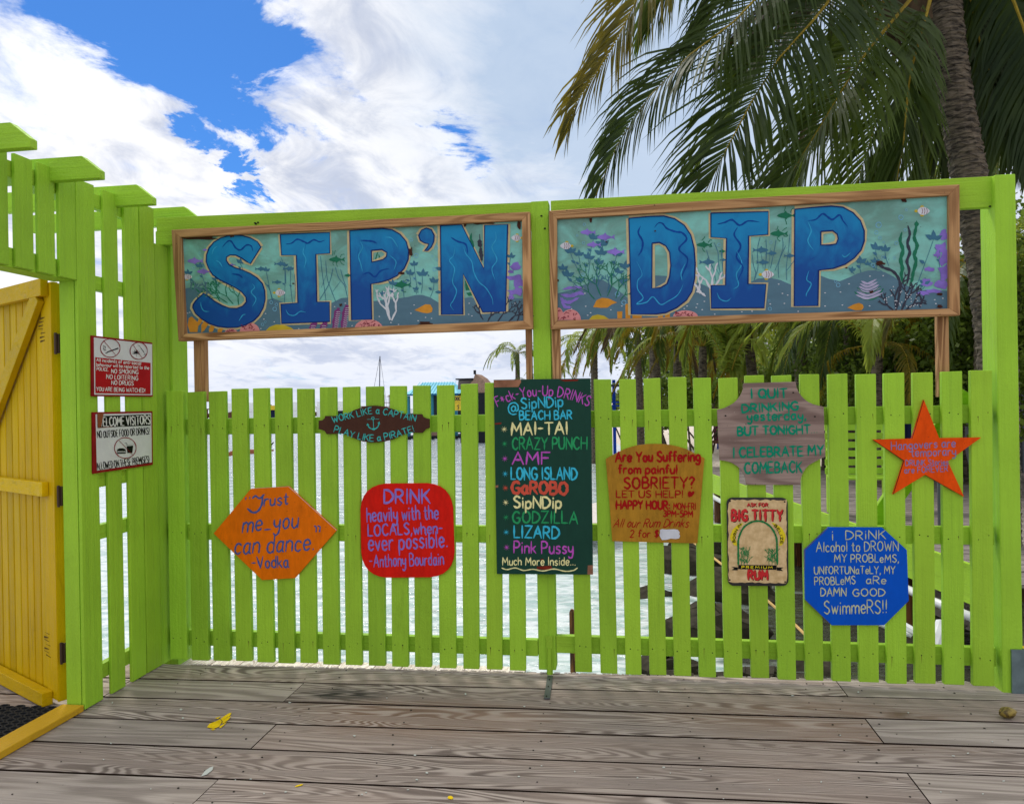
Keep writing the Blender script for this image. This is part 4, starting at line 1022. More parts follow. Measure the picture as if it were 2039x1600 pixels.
def brain(t, a, L):
    put(t, 'painted_brain_coral', PINK, a, lambda b, p: [p.poly(b, [(x+r*math.cos(math.pi*k/12), min(y, yb)-h*math.sin(math.pi*k/12)) for k in range(13)], .0016) for x, y, r, h, yb in L])
    def f(b, p):
        for x, y, r, h, yb in L:
            r2 = random.Random(int(x))
            for k in range(int(r/9)):
                u = r2.uniform(-.75, .75); v_ = r2.uniform(.08, .9)*math.sqrt(1-u*u); q = [(x+u*r, yb-v_*h)]
                for m_ in range(5):
                    q.append((min(max(q[-1][0]+r2.uniform(-16, 16), x-r*.85), x+r*.85), min(max(q[-1][1]+r2.uniform(-12, 12), yb-h*.85), yb-2)))
                p.stroke(b, catmull(q, 3), 4.5, off=.0026)
    put(t, 'painted_coral_grooves', PKD, a, f)
def bubbles(t, a, L):
    put(t, 'painted_bubbles', BUB, a, lambda b, p: [p.stroke(b, circle(x, y, r, r, 12), max(3, r*.3), off=.0014) for x, y, r in L])
def specks(t, a, L):
    put(t, 'painted_specks', WHC, a, lambda b, p: [p.poly(b, circle(x, y, 8, 4.5, 7)[:-1], .0014) for x, y in L])
def splotch(b, p, x, y, rx, ry, seed, off=.0016): p.poly(b, blobpoly(x, y, 12, rx, ry, 0, .4, seed), off)
# ---- left sign
plants(LS, A4, [(420, 900, 350, 690, 60), (1110, 1050, 1045, 730, 50), (1235, 1060, 1240, 680, 45), (1320, 1060, 1300, 720, 45), (800, 760, 775, 650, 60), (560, 900, 520, 820, 50), (330, 900, 235, 760, 55)])
put(LS, 'painted_seaweed', PLANT, A4, lambda b, p: [p.line(b, '~'+q, 6, off=.0013) for q in ("1610,575 1630,760 1650,900 1668,1040", "1665,625 1680,800 1720,920 1770,1050", "1740,700 1700,860 1600,1030", "1765,690 1800,800 1860,880 1890,1000", "1815,840 1740,940", "1820,710 1850,820 1880,900", "1030,850 1080,920 1120,1050", "1200,590 1240,700 1250,860", "1340,760 1350,900 1345,1050", "1670,770 1620,900")])
put(LS, 'painted_small_fish', PLANT, A4, lambda b, p: [fish(b, p, x, y, l, d) for x, y, l, d in ((990, 708, 105, -1), (1195, 655, 110, -1), (1280, 705, 105, -1), (1160, 845, 90, -1))])
put(LS, 'painted_violet_fish', VIO, A4, lambda b, p: [fish(b, p, x, y, l, d) for x, y, l, d in ((300, 625, 150, 1), (395, 735, 140, 1), (410, 510, 60, 1), (690, 665, 60, 1))])
put(LS, 'painted_green_fish', GRN, A4, lambda b, p: [fish(b, p, 1775, 610, 150, 1), fish(b, p, 1900, 775, 80, 1), p.line(b, "~1735,570 1742,535 1735,520", 5), p.line(b, "~1755,560 1760,530 1768,515", 5), p.line(b, "~1745,630 1740,655 1750,670", 5), p.line(b, "~1775,635 1778,660 1790,685", 5), p.line(b, "~1815,590 1830,560 1860,555", 6), p.line(b, "~1815,625 1835,655 1860,665", 6)])
coral(LS, 'painted_green_coral', GRN, A4, [(700, 1070, -.7, 100, 6), (640, 1060, -1.0, 90, 6), (760, 1080, -.1, 80, 5), (560, 1040, -.5, 80, 5), (480, 960, -.3, 70, 4), (350, 950, -.8, 45, 4)], 12, seed=3)
coral(LS, 'painted_coral_shadow', SB, A4, [(330, 1000, -.6, 60, 5), (260, 1000, .3, 60, 5), (420, 1000, .2, 60, 4)], 22, seed=8)
stripefish(LS, A4, [(230, 790, 90, -1), (1190, 955, 110, -1)])
stripefish(LS, A5, [(1630, 465, 100, 1)])
def f(b, p):
    for i, q in enumerate(("240,1220 270,1200 330,1260 360,1200 390,1215 370,1270 340,1300 330,1365 250,1365 228,1290", "370,1290 400,1250 450,1275 400,1350 370,1370", "450,1330 470,1290 510,1310 490,1360 450,1365", "540,1340 560,1325 600,1330 580,1365 540,1365")): p.poly(b, cl(q), .0014)
put(LS, 'painted_orange_sponge', ORG, A4, f)
brain(LS, A4, [(680, 1370, 65, 42, 1370), (875, 1365, 105, 95, 1362)]); brain(LS, A5, [(170, 1365, 140, 90, 1362)])
put(LS, 'painted_yellow_coral', YEL, A4, lambda b, p: [p.poly(b, cl("1035,1355 1080,1310 1150,1285 1230,1290 1300,1315 1340,1345"), .0014)])
def f(b, p):
    for x, y, h in ((1790, 1330, 200), (1880, 1330, 230), (1550, 1335, 60), (1660, 1335, 60)):
        p.line(b, "~%d,%d %d,%d %d,%d" % (x-30, y, x-20, y-h/2, x+5, y-h), 60, off=.0013)
put(LS, 'painted_tube_sponge', MAG, A4, f)
def f(b, p):
    for x, y, h in ((1790, 1330, 190), (1880, 1330, 220), (1550, 1335, 50), (1660, 1335, 50)):
        k = 12
        while k < h: p.line(b, "~%d,%d %d,%d %d,%d" % (x-40+k*.14, y-k, x-18+k*.14, y-k-6, x+5+k*.14, y-k), 4, off=.0022); k += 20
put(LS, 'painted_sponge_rings', WHC, A4, f)
coral(LS, 'painted_white_coral', WHC, A5, [(380, 1270, -.35, 100, 5), (400, 1275, .45, 95, 5), (370, 1250, -.1, 110, 4)], 26, seed=5, spread=.8)
plants(LS, A5, [(425, 1080, 405, 930, 60), (520, 1060, 510, 930, 50), (570, 960, 575, 830, 60), (660, 1010, 620, 740, 55), (690, 1015, 700, 840, 75), (780, 1050, 815, 910, 65), (640, 1020, 635, 980, 40), (330, 1090, 300, 1030, 45), (1570, 800, 1575, 660, 55)])
put(LS, 'painted_leaves', PLANT, A5, lambda b, p: [leaf(b, p, 895, 780, 3.4, 75), leaf(b, p, 890, 1005, 3.2, 65), leaf(b, p, 770, 845, 3.9, 25)])
put(LS, 'painted_green_fish', GRN, A5, lambda b, p: [fish(b, p, 495, 930, 160, 1), p.line(b, "~450,880 475,850 490,840", 6), p.line(b, "~520,900 545,880 575,890", 6), p.line(b, "~440,960 450,985 470,1000", 6), p.line(b, "~500,970 520,1000 540,995", 6), p.line(b, "~235,690 245,650 260,605", 12, taper=.8), p.line(b, "~262,690 275,660 268,630", 12, taper=.8), p.poly(b, cl("1120,860 1180,950 1190,980 1130,985")), p.poly(b, cl("1135,1010 1200,1000 1225,1030 1160,1040"))])
put(LS, 'painted_kelp', GRN, A5, lambda b, p: [p.line(b, "~1188,420 1180,470 1200,530 1205,570", 26, off=.0013, taper=.85)])
put(LS, 'painted_dark_kelp', BLKC, A5, lambda b, p: [p.line(b, "~1268,430 1270,470 1272,500", 8, off=.0013), p.line(b, "~1272,480 1268,520 1280,560", 42, off=.0014, taper=.8), p.line(b, "~1280,560 1278,600 1285,640 1288,695", 36, off=.0013, taper=.8)])
put(LS, 'painted_shell', ORG, A5, lambda b, p: [p.poly(b, cl("622,1180 680,1150 730,1122 780,1125 803,1165 795,1200 750,1212 700,1205"), .0014)])
put(LS, 'painted_violet_coral', VIO, A5, lambda b, p: [splotch(b, p, x, y, rx, ry, i) for i, (x, y, rx, ry) in enumerate(((1620, 750, 45, 42), (1600, 860, 60, 28), (1655, 900, 45, 70), (1600, 1000, 60, 25), (1660, 1000, 40, 50), (1580, 1050, 30, 20), (1575, 800, 25, 18)))])
coral(LS, 'painted_dark_coral', BLKC, A5, [(1450, 1290, .6, 90, 5), (1560, 1290, .8, 80, 5), (1300, 1270, -.5, 60, 4), (1350, 1290, .5, 60, 4), (1640, 1290, .3, 70, 4)], 16, seed=9)
bubbles(LS, A5, [(592, 485, 15), (640, 640, 20), (838, 560, 17), (845, 680, 12), (822, 775, 18), (675, 912, 10), (620, 870, 12), (822, 378, 6), (838, 455, 7), (800, 645, 8)])
bubbles(LS, A4, [(292, 697, 13), (355, 540, 10), (1135, 1125, 20), (1152, 1078, 14), (1098, 1055, 16), (1038, 1258, 10), (1008, 1285, 14), (375, 405, 9), (342, 808, 8), (390, 672, 7)])
specks(LS, A4, [(1040, 1172), (1022, 1230), (1130, 1258), (990, 1328), (1385, 1328), (1940, 1298), (250, 1160), (228, 1168), (1758, 1100), (1870, 1065)])
specks(LS, A5, [(620, 1130), (588, 1212), (733, 1252), (792, 1262), (660, 1285), (275, 1243), (390, 1303), (465, 1322), (1160, 1222), (1192, 1237), (1165, 1113), (1618, 1112), (1245, 1198)])
put(LS, 'flaked_paint', CHIP, A5, lambda b, p: [splotch(b, p, 585, 600, 18, 45, 1, .0036), splotch(b, p, 1300, 318, 90, 16, 2, .0036), splotch(b, p, 1122, 330, 18, 24, 3, .0036), splotch(b, p, 1662, 345, 18, 50, 4, .0036), splotch(b, p, 730, 1312, 70, 16, 5, .0036), splotch(b, p, 490, 815, 28, 16, 6, .0036)])
put(LS, 'flaked_paint', CHIP, A4, lambda b, p: [splotch(b, p, 340, 385, 190, 18, 1, .0036), splotch(b, p, 688, 362, 18, 22, 2, .0036), splotch(b, p, 1820, 1082, 18, 14, 3, .0036), splotch(b, p, 1330, 860, 12, 8, 4, .0036)])
bigletter(LS, A4, "990,480 955,425 880,385 800,362 720,356 640,365 570,387 500,430 450,490 425,560 420,630 445,700 490,770 560,820 640,860 720,900 790,945 835,1000 840,1050 800,1095 740,1118 660,1115 590,1090 510,1045 450,1000 395,962 350,1000 310,1040 285,1080 280,1110 310,1170 370,1225 450,1275 540,1305 640,1318 740,1315 830,1290 910,1250 970,1190 1015,1110 1035,1020 1030,930 1005,860 950,800 880,755 800,720 720,695 660,665 630,620 632,585 670,562 730,565 790,595 840,630 880,655",
          waves=("365,1050 370,1100 400,1145 455,1150", "520,620 560,640 590,690", "900,860 925,900 890,950 940,1020 900,1100", "760,1250 800,1190 830,1180", "480,560 500,500 540,470"), lows=("590,480 640,425 680,420 730,490 780,510 840,460 890,470 905,520", "690,760 760,770 800,800"))
bigletter(LS, A4, "1192,348 1708,328 1708,545 1562,555 1572,1050 1702,1050 1708,1255 1205,1275 1200,1075 1375,1060 1360,565 1205,565",
          waves=("1250,1130 1280,1180 1340,1190 1400,1150 1460,1160", "1440,480 1430,540 1460,610 1440,700"), lows=("1250,450 1310,440 1370,400 1440,425 1480,440 1540,405 1600,425 1655,410", "1460,430 1450,500"))
bigletter(LS, A5, "-18,394 150,380 300,372 400,385 480,430 540,500 565,590 560,680 520,770 450,840 370,880 280,905 190,922 200,1270 0,1280", ["195,590 300,580 350,610 345,650 310,680 200,705"],
          waves=("85,500 110,560 70,640 90,720 110,800", "330,460 400,470 460,560", "230,500 290,470", "380,640 440,700 420,780"), lows=("90,490 160,495 210,500 250,520", "110,830 170,810 230,850 290,790 370,770", "75,560 60,640"))
bigletter(LS, A5, "665,440 690,390 740,368 790,385 818,440 815,500 790,555 755,590 722,595 750,560 765,525 720,515 680,490")
bigletter(LS, A5, "880,345 1090,335 1310,770 1318,340 1545,332 1525,1195 1300,1200 1105,820 1102,1220 890,1225",
          waves=("1025,545 1010,640 970,690 1020,770 1000,900 1040,990 1010,1080 980,1130 1010,1180", "1425,400 1430,480 1390,560 1440,680 1390,770 1420,880", "1110,550 1130,620 1190,700 1210,800 1260,900 1330,960 1390,1060 1400,1130", "1025,545 1105,545"), lows=("985,460 1050,500 1130,530 1150,620", "1330,930 1350,1020"))
# ---- right sign
plants(RSG, A6, [(350, 850, 260, 665, 70), (345, 850, 335, 690, 60), (320, 970, 230, 880, 75), (240, 900, 190, 820, 60), (420, 860, 425, 720, 70), (500, 860, 540, 680, 75), (440, 760, 470, 540, 70), (540, 640, 555, 600, 80), (670, 840, 685, 690, 75), (790, 830, 760, 800, 70), (530, 860, 520, 770, 65), (360, 940, 345, 930, 55), (640, 900, 700, 850, 60), (770, 980, 745, 940, 60)])
put(RSG, 'painted_violet_fish', VIO, A6, lambda b, p: [fish(b, p, x, y, l, d) for x, y, l, d in ((415, 475, 130, 1), (580, 520, 150, 1), (470, 590, 120, 1), (670, 655, 150, 1))])
stripefish(RSG, A6, [(215, 600, 105, 1)]); stripefish(RSG, A7, [(1590, 355, 115, -1), (215, 915, 115, -1)])
coral(RSG, 'painted_green_coral', GRN, A6, [(540, 1060, -.4, 110, 6), (600, 1060, .4, 110, 6), (680, 1080, .3, 90, 5), (480, 1090, -.7, 80, 5), (640, 960, -.1, 80, 4), (720, 1100, .7, 60, 4)], 11, seed=13)
coral(RSG, 'painted_coral_shadow', PLANT, A6, [(520, 1030, -.2, 60, 5), (600, 1020, .3, 60, 5)], 14, seed=15)
def f(b, p):
    for q, w_ in (("195,1000 260,985 340,985 365,1010", 26), ("180,1050 260,1060 340,1035 375,1045", 34), ("170,1080 200,1110 250,1120 330,1080", 30), ("180,1110 210,1160 260,1165", 30)): p.line(b, '~'+q, w_, off=.0014, taper=.5)
put(RSG, 'painted_violet_fans', VIO, A6, f)
brain(RSG, A6, [(150, 1285, 50, 115, 1285), (260, 1285, 96, 98, 1283), (1320, 1250, 115, 55, 1250)])
put(RSG, 'painted_yellow_coral', YEL, A6, lambda b, p: [p.poly(b, cl("430,1280 460,1245 510,1232 570,1245 620,1278"), .0014)])
put(RSG, 'painted_shell', ORG, A6, lambda b, p: [p.poly(b, cl("468,1165 500,1100 550,1078 610,1085 690,1122 640,1140 600,1170 540,1172"), .0014)]+[p.poly(b, cl("%d,%d %d,%d %d,%d %d,%d" % (x, y, x+48, y-2, x+46, 1268, x+2, 1270)), .0009+.0001*(x % 5)) for x, y in ((690, 1205), (765, 1135), (830, 1235), (870, 1235), (1065, 1235), (1130, 1215))])
put(RSG, 'painted_shell', ORG, A7, lambda b, p: [p.poly(b, cl("918,1208 970,1180 1020,1165 1055,1180 1063,1205 1045,1230 990,1232"), .0014)])
coral(RSG, 'painted_white_coral', WHC, A6, [(1550, 990, -.5, 85, 4), (1560, 985, .1, 90, 4), (1440, 1010, .2, 60, 3), (1450, 1020, -.5, 45, 3), (1500, 1060, -.9, 40, 3), (1600, 960, .6, 60, 3)], 24, seed=21, spread=.8)
put(RSG, 'painted_seaweed', PLANT, A6, lambda b, p: [p.line(b, '~'+q, 6, off=.0013) for q in ("1515,640 1545,740 1580,820 1600,930", "1585,570 1620,660 1625,760 1650,900", "1650,620 1660,760 1670,880", "1600,800 1640,880")])
put(RSG, 'painted_small_fish', PLANT, A6, lambda b, p: [fish(b, p, 1525, 750, 130, -1), fish(b, p, 1670, 730, 60, -1)])
put(RSG, 'painted_green_fish', GRN, A6, lambda b, p: [fish(b, p, 1490, 590, 130, 1), p.line(b, "~1470,550 1490,530 1500,512", 7), p.line(b, "~1475,620 1485,640 1500,655", 7), p.line(b, "~1530,570 1550,545 1565,550", 6), p.line(b, "~1535,600 1550,610 1565,605", 6), fish(b, p, 1665, 650, 70, 1)])
put(RSG, 'painted_seaweed', PLANT, A7, lambda b, p: [p.line(b, '~'+q, 5, off=.0013) for q in ("80,740 90,830 110,900 95,970", "150,580 125,700 130,850 100,960", "200,600 205,730 190,880", "290,610 270,720 240,860", "345,590 350,680 310,830 315,945", "410,560 400,700 380,850 385,965", "375,660 330,760 280,880", "160,740 175,860", "240,680 225,860", "450,790 400,860 380,880")])
put(RSG, 'painted_small_fish', PLANT, A7, lambda b, p: [fish(b, p, 158, 700, 125, -1), fish(b, p, 250, 728, 90, -1), fish(b, p, 175, 808, 100, -1), fish(b, p, 410, 750, 85, -1)])
put(RSG, 'painted_green_fish', GRN, A7, lambda b, p: [fish(b, p, 375, 395, 150, 1), fish(b, p, 310, 555, 140, 1)]+[p.line(b, '~'+q, 6) for q in ("360,360 370,330 372,318", "370,430 380,455 382,472", "415,370 430,340 445,330", "295,520 305,500 305,488", "300,585 305,605 320,618", "345,530 370,510 385,500", "350,565 375,580 395,570")])
plants(RSG, A7, [(1195, 790, 1170, 695, 70), (1285, 840, 1250, 710, 65), (1040, 900, 1035, 815, 70), (980, 915, 960, 885, 45), (1170, 880, 1165, 810, 50), (1230, 890, 1100, 830, 40), (1525, 1030, 1680, 605, 85), (1575, 1050, 1600, 1000, 60), (1740, 900, 1735, 700, 55)])
put(RSG, 'painted_kelp', GRN, A7, lambda b, p: [p.line(b, "~1398,550 1385,620 1410,700 1390,780 1405,860 1395,920 1415,990", 32, off=.0013, taper=.5), p.line(b, "~1530,450 1525,500 1510,590 1535,660 1510,740 1525,800 1500,900 1490,960 1475,1000", 30, off=.0013, taper=.5), p.poly(b, [(1530+22*math.cos(k), 470+22*math.sin(k)) for k in range(6)])])
put(RSG, 'painted_dark_kelp', BLKC, A7, lambda b, p: [p.line(b, "~1455,490 1470,560 1450,640 1470,720 1445,800 1465,880 1445,1000", 26, off=.0016, taper=.5)])
coral(RSG, 'painted_dark_coral', BLKC, A7, [(1350, 1225, -.1, 110, 5), (1400, 1225, .4, 90, 5), (1440, 1225, .9, 80, 4), (1320, 1225, -.9, 60, 4), (1560, 1200, .3, 50, 3)], 22, seed=33, spread=.8)
put(RSG, 'painted_dark_branch', BLKC, A7, lambda b, p: [p.line(b, "~1180,800 1230,850 1310,880 1360,930 1385,1000 1380,1080 1350,1220", 24, off=.0014)])
put(RSG, 'painted_coral_dots', WHC, A7, lambda b, p: [p.poly(b, circle(1240+rg.uniform(0, 330), 1130+rg.uniform(-110, 80), 5, 5, 6)[:-1], .0026) for _ in range(42)])
put(RSG, 'painted_violet_coral', VIO, A7, lambda b, p: [splotch(b, p, x, y, rx, ry, i) for i, (x, y, rx, ry) in enumerate(((1765, 570, 32, 50), (1750, 680, 50, 50), (1780, 780, 45, 60), (1770, 900, 50, 70), (1760, 1010, 60, 45), (1620, 985, 50, 28), (1640, 870, 40, 22), (1680, 1060, 90, 22), (1590, 1080, 50, 20), (1715, 740, 30, 30)))])
def f(b, p):
    for k in range(6): p.line(b, "~%d,%d %d,%d %d,%d" % (1000+k*9, 1095-k*24, 1100, 1125-k*26, 1225-k*11, 1080-k*24), 20, off=.0014, taper=.5)
put(RSG, 'painted_shell_plant', plain('painted_lilac', srgb(172, 166, 196), .5), A7, f)
put(RSG, 'painted_green_rim', GRN, A7, lambda b, p: [p.line(b, "~985,1070 1040,1120 1110,1135 1180,1115 1235,1040", 12, off=.0012), p.line(b, "~1005,1030 1060,1070 1130,1075 1215,1020", 7, off=.0022)])
bubbles(RSG, A7, [(1195, 478, 24), (1175, 545, 15), (1207, 592, 13), (1240, 630, 8), (1352, 638, 15), (1392, 412, 20), (1440, 345, 10), (1430, 522, 12), (1335, 770, 11), (1145, 832, 15), (1232, 765, 13), (838, 1008, 17), (815, 975, 12), (245, 630, 12), (235, 1218, 15), (228, 1145, 9)])
bubbles(RSG, A6, [(388, 402, 12), (322, 503, 10), (380, 572, 12), (415, 640, 8), (375, 715, 12), (375, 865, 14), (692, 1045, 20), (752, 1122, 20), (1630, 590, 14), (390, 820, 10)])
specks(RSG, A6, [(400, 1157), (445, 1217), (418, 1240), (632, 1190), (733, 1155), (1430, 1136), (1335, 1155), (1475, 1188), (1420, 1168), (1495, 1112), (1310, 1178), (378, 993), (392, 1038), (1590, 1230), (1840, 1208), (1935, 1202), (270, 1180)])
specks(RSG, A7, [(313, 1000), (346, 1082), (392, 1097), (238, 1175), (363, 1170), (78, 1240), (485, 1240), (722, 1077), (858, 1070), (722, 1193), (875, 1185), (1115, 1192), (933, 998), (1118, 930), (1235, 926), (1690, 1138), (1762, 1125), (1700, 1172), (1228, 1172)])
put(RSG, 'flaked_paint', CHIP, A7, lambda b, p: [splotch(b, p, 1420, 258, 24, 20, 1, .0036), splotch(b, p, 1210, 815, 35, 20, 2, .0036), splotch(b, p, 1130, 1068, 22, 12, 3, .0036), splotch(b, p, 1740, 1090, 26, 14, 4, .0036), splotch(b, p, 1735, 1195, 25, 12, 5, .0036), splotch(b, p, 910, 857, 9, 7, 6, .0036)])
put(RSG, 'flaked_paint', CHIP, A6, lambda b, p: [p.poly(b, cl("432,345 458,343 456,380 445,388 436,375"), .0036), splotch(b, p, 592, 565, 8, 6, 2, .0036), splotch(b, p, 1040, 463, 10, 7, 3, .0044), splotch(b, p, 145, 920, 10, 14, 4, .0036)])
bigletter(RSG, A6, "798,345 1000,328 1120,325 1220,350 1310,410 1370,500 1400,620 1410,760 1405,900 1380,1020 1330,1100 1240,1170 1140,1215 1050,1228 820,1230", ["1012,575 1080,568 1140,600 1175,660 1185,780 1175,880 1150,950 1090,985 1010,990"],
          waves=("870,740 920,860 880,920 880,1000 930,1080 870,1135 960,1120 1020,1070 1090,1140 1160,1110 1240,1060 1280,1000 1300,950", "1320,760 1280,850 1290,920", "870,560 900,520"), lows=("905,420 885,480 925,560 915,640 885,690", "1035,430 1070,390 1110,395 1150,440 1230,470 1290,480 1330,540 1260,630 1340,720 1300,850 1270,900"))
a6 = "1555,298 2045,286"; a7 = full(A7, "222,360 218,562 48,575 42,998 200,1000 185,1208"); b6 = full(A6, "1558,1175 1558,965 1690,962 1700,530 1555,520")
l6 = full(A6, "1555,298"); pts = l6+a7+b6
bigletter(RSG, A6, ' '.join('%.1f,%.1f' % ((x-A6[0])*A6[2], (y-A6[1])*A6[2]) for x, y in pts), waves=("1610,1030 1640,1090 1700,1110 1740,1080", "1760,1000 1810,960 1790,860 1840,760 1790,640"), lows=("1615,400 1680,385 1750,360 1820,410 1900,370 2000,380", "1800,430 1770,500 1830,600 1790,700 1850,800 1800,920"))
bigletter(RSG, A7, "455,340 600,325 780,312 880,322 970,370 1035,440 1068,530 1068,620 1040,700 980,770 900,825 800,860 665,878 660,1190 450,1195", ["685,535 790,528 830,560 838,600 820,645 765,655 685,655"],
          waves=("570,450 600,530 570,620 620,700", "580,880 560,960 600,1000 560,1080 555,1110", "870,740 900,760 950,720", "640,900 620,960"), lows=("575,440 640,430 700,380 750,410 790,430 850,390 880,440 920,490", "590,780 640,760"))
# ------------------------------------------------------------------ sea, shore
ZW = -.85
def water_mat():
    t = new_mat('sea_water'); g = t.n('ShaderNodeNewGeometry').outputs['Position']
    s1 = stretch(t, g, .9, 1.7, 1)
    a = t.noise(s1, 1.1, 3, .5, .5); b = t.noise(s1, 4.2, 4, .55, .8)
    h = t.m('ADD', t.m('MULTIPLY', a, .8), t.m('MULTIPLY', b, .28))
    x = t.n('ShaderNodeSeparateXYZ'); t.l(g, x.inputs[0])
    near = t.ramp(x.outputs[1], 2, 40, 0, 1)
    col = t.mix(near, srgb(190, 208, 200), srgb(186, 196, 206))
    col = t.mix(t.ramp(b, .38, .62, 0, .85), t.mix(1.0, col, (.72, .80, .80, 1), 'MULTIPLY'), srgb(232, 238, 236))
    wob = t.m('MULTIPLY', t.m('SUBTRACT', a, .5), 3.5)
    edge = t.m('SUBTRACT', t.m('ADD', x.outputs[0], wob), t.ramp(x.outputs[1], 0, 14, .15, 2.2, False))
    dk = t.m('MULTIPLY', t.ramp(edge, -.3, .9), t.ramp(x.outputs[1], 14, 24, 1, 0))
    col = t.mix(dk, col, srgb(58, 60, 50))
    t.l(col, t.p.inputs['Base Color'])
    t.p.inputs['Roughness'].default_value = .06; t.p.inputs['IOR'].default_value = 1.33
    bump(t, h, .8, .16); return t.mat
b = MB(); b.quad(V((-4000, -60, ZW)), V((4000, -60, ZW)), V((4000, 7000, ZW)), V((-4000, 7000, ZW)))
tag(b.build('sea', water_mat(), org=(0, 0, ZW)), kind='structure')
def sand_mat():
    t = new_mat('beach_sand'); g = t.n('ShaderNodeNewGeometry').outputs['Position']
    n = t.noise(g, 1.2, 6, .6); sp = t.noise(g, 7, 5, .7)
    col = t.mix(n, srgb(190, 176, 160), srgb(222, 210, 196))
    col = t.mix(t.ramp(sp, .56, .68, 0, .85), col, srgb(78, 62, 48))
    t.l(col, t.p.inputs['Base Color']); t.p.inputs['Roughness'].default_value = .95; bump(t, sp, .6, .06); return t.mat
SHORE = [(-12, 60), (2.9, 3), (2.4, 6.5), (1.9, 10), (1.2, 13.5), (.9, 18), (.2, 26), (-1.5, 40), (-6, 75), (-20, 160), (-60, 320)]
def shore_x(y):
    pts = sorted([(q, p) for p, q in SHORE[1:]])
    if y <= pts[0][0]: return pts[0][1]+(pts[0][0]-y)*.3
    for (a, xa), (c, xc) in zip(pts[:-1], pts[1:]):
        if y <= c: return xa+(xc-xa)*(y-a)/(c-a)
    return pts[-1][1]
def ground_z(x, y):
    d = x-shore_x(y)
    return ZW-.25+.75*(1-math.exp(-max(d+.6, -1)/3.0)) + .05*math.sin(x*1.3+y*.7)
b = MB(); ys = [-6, -4, -2, 0, 1, 2, 3, 4, 5, 6, 7, 8, 9, 10, 11, 12.5, 14, 16, 18, 21, 25, 30, 36, 45, 60, 80, 120, 200, 320]
xo = [-.9, -.3, .2, .6, 1, 1.5, 2, 3, 4, 6, 9, 14, 22, 40, 90, 260]
for y in ys:
    for o in xo:
        x = shore_x(y)+o; b.v.append(V((x, y, ground_z(x, y))))
k = len(xo)
for i in range(len(ys)-1):
    for j in range(k-1): b.f.append((i*k+j, i*k+j+1, (i+1)*k+j+1, (i+1)*k+j)); b.mi.append(0)
tag(b.build('beach', sand_mat(), smooth=True), kind='structure')

# ------------------------------------------------------------------ foliage
def leaf_mat(name, c1, c2, tr, trans=.35, rough=.45):
    t = new_mat(name); r = t.n('ShaderNodeObjectInfo').outputs['Random']
    g = t.n('ShaderNodeNewGeometry').outputs['Position']; n = t.noise(g, 2.2, 4, .6)
    f = t.m('ADD', t.m('MULTIPLY', n, .8), t.m('MULTIPLY', r, .35), clamp=True)
    col = t.mix(t.ramp(f, .25, .85), (*c1, 1), (*c2, 1))
    t.l(col, t.p.inputs['Base Color']); t.p.inputs['Roughness'].default_value = rough; t.p.inputs['Specular IOR Level'].default_value = .25
    tl = t.n('ShaderNodeBsdfTranslucent'); t.l(t.mix(.5, col, (*tr, 1)), tl.inputs[0])
    mx = t.n('ShaderNodeMixShader'); mx.inputs[0].default_value = trans
    t.l(t.p.outputs[0], mx.inputs[1]); t.l(tl.outputs[0], mx.inputs[2]); t.l(mx.outputs[0], t.o.inputs[0]); return t.mat
LF = leaf_mat('palm_leaflet_green', (.022, .046, .010), (.075, .115, .016), (.22, .30, .025), .38)
LFD = leaf_mat('palm_leaflet_dark', (.014, .032, .008), (.052, .085, .014), (.16, .22, .012), .34, .55)
LFY = leaf_mat('palm_leaflet_yellowing', (.025, .045, .010), (.22, .16, .012), (.5, .36, .02), .42)
LFB = leaf_mat('palm_leaflet_brown', (.05, .035, .018), (.10, .065, .03), (.12, .07, .02), .2, .7)
LFM = leaf_mat('palm_leaflet_fresh', (.05, .10, .018), (.24, .30, .04), (.60, .70, .08), .48)
RAC = plain('frond_rib_yellow', srgb(150, 128, 44), .5, 0, .2)
BSH = leaf_mat('shrub_leaf', (.035, .07, .016), (.17, .24, .035), (.32, .46, .05), .42, .4)
BSL = leaf_mat('shrub_leaf_light', (.07, .13, .03), (.24, .32, .08), (.45, .58, .1), .45, .35)
def bark():
    t = new_mat('palm_bark'); c, r = coords(t)
    n = t.noise(stretch(t, c, 6, 6, 30), 1.6, 6, .65, .5)
    z = t.n('ShaderNodeSeparateXYZ'); t.l(c, z.inputs[0])
    col = t.mix(t.ramp(n, .35, .62), srgb(38, 32, 26), srgb(112, 100, 84))
    t.l(col, t.p.inputs['Base Color']); t.p.inputs['Roughness'].default_value = .9; bump(t, n, .8, .02); return t.mat
BARK = bark()
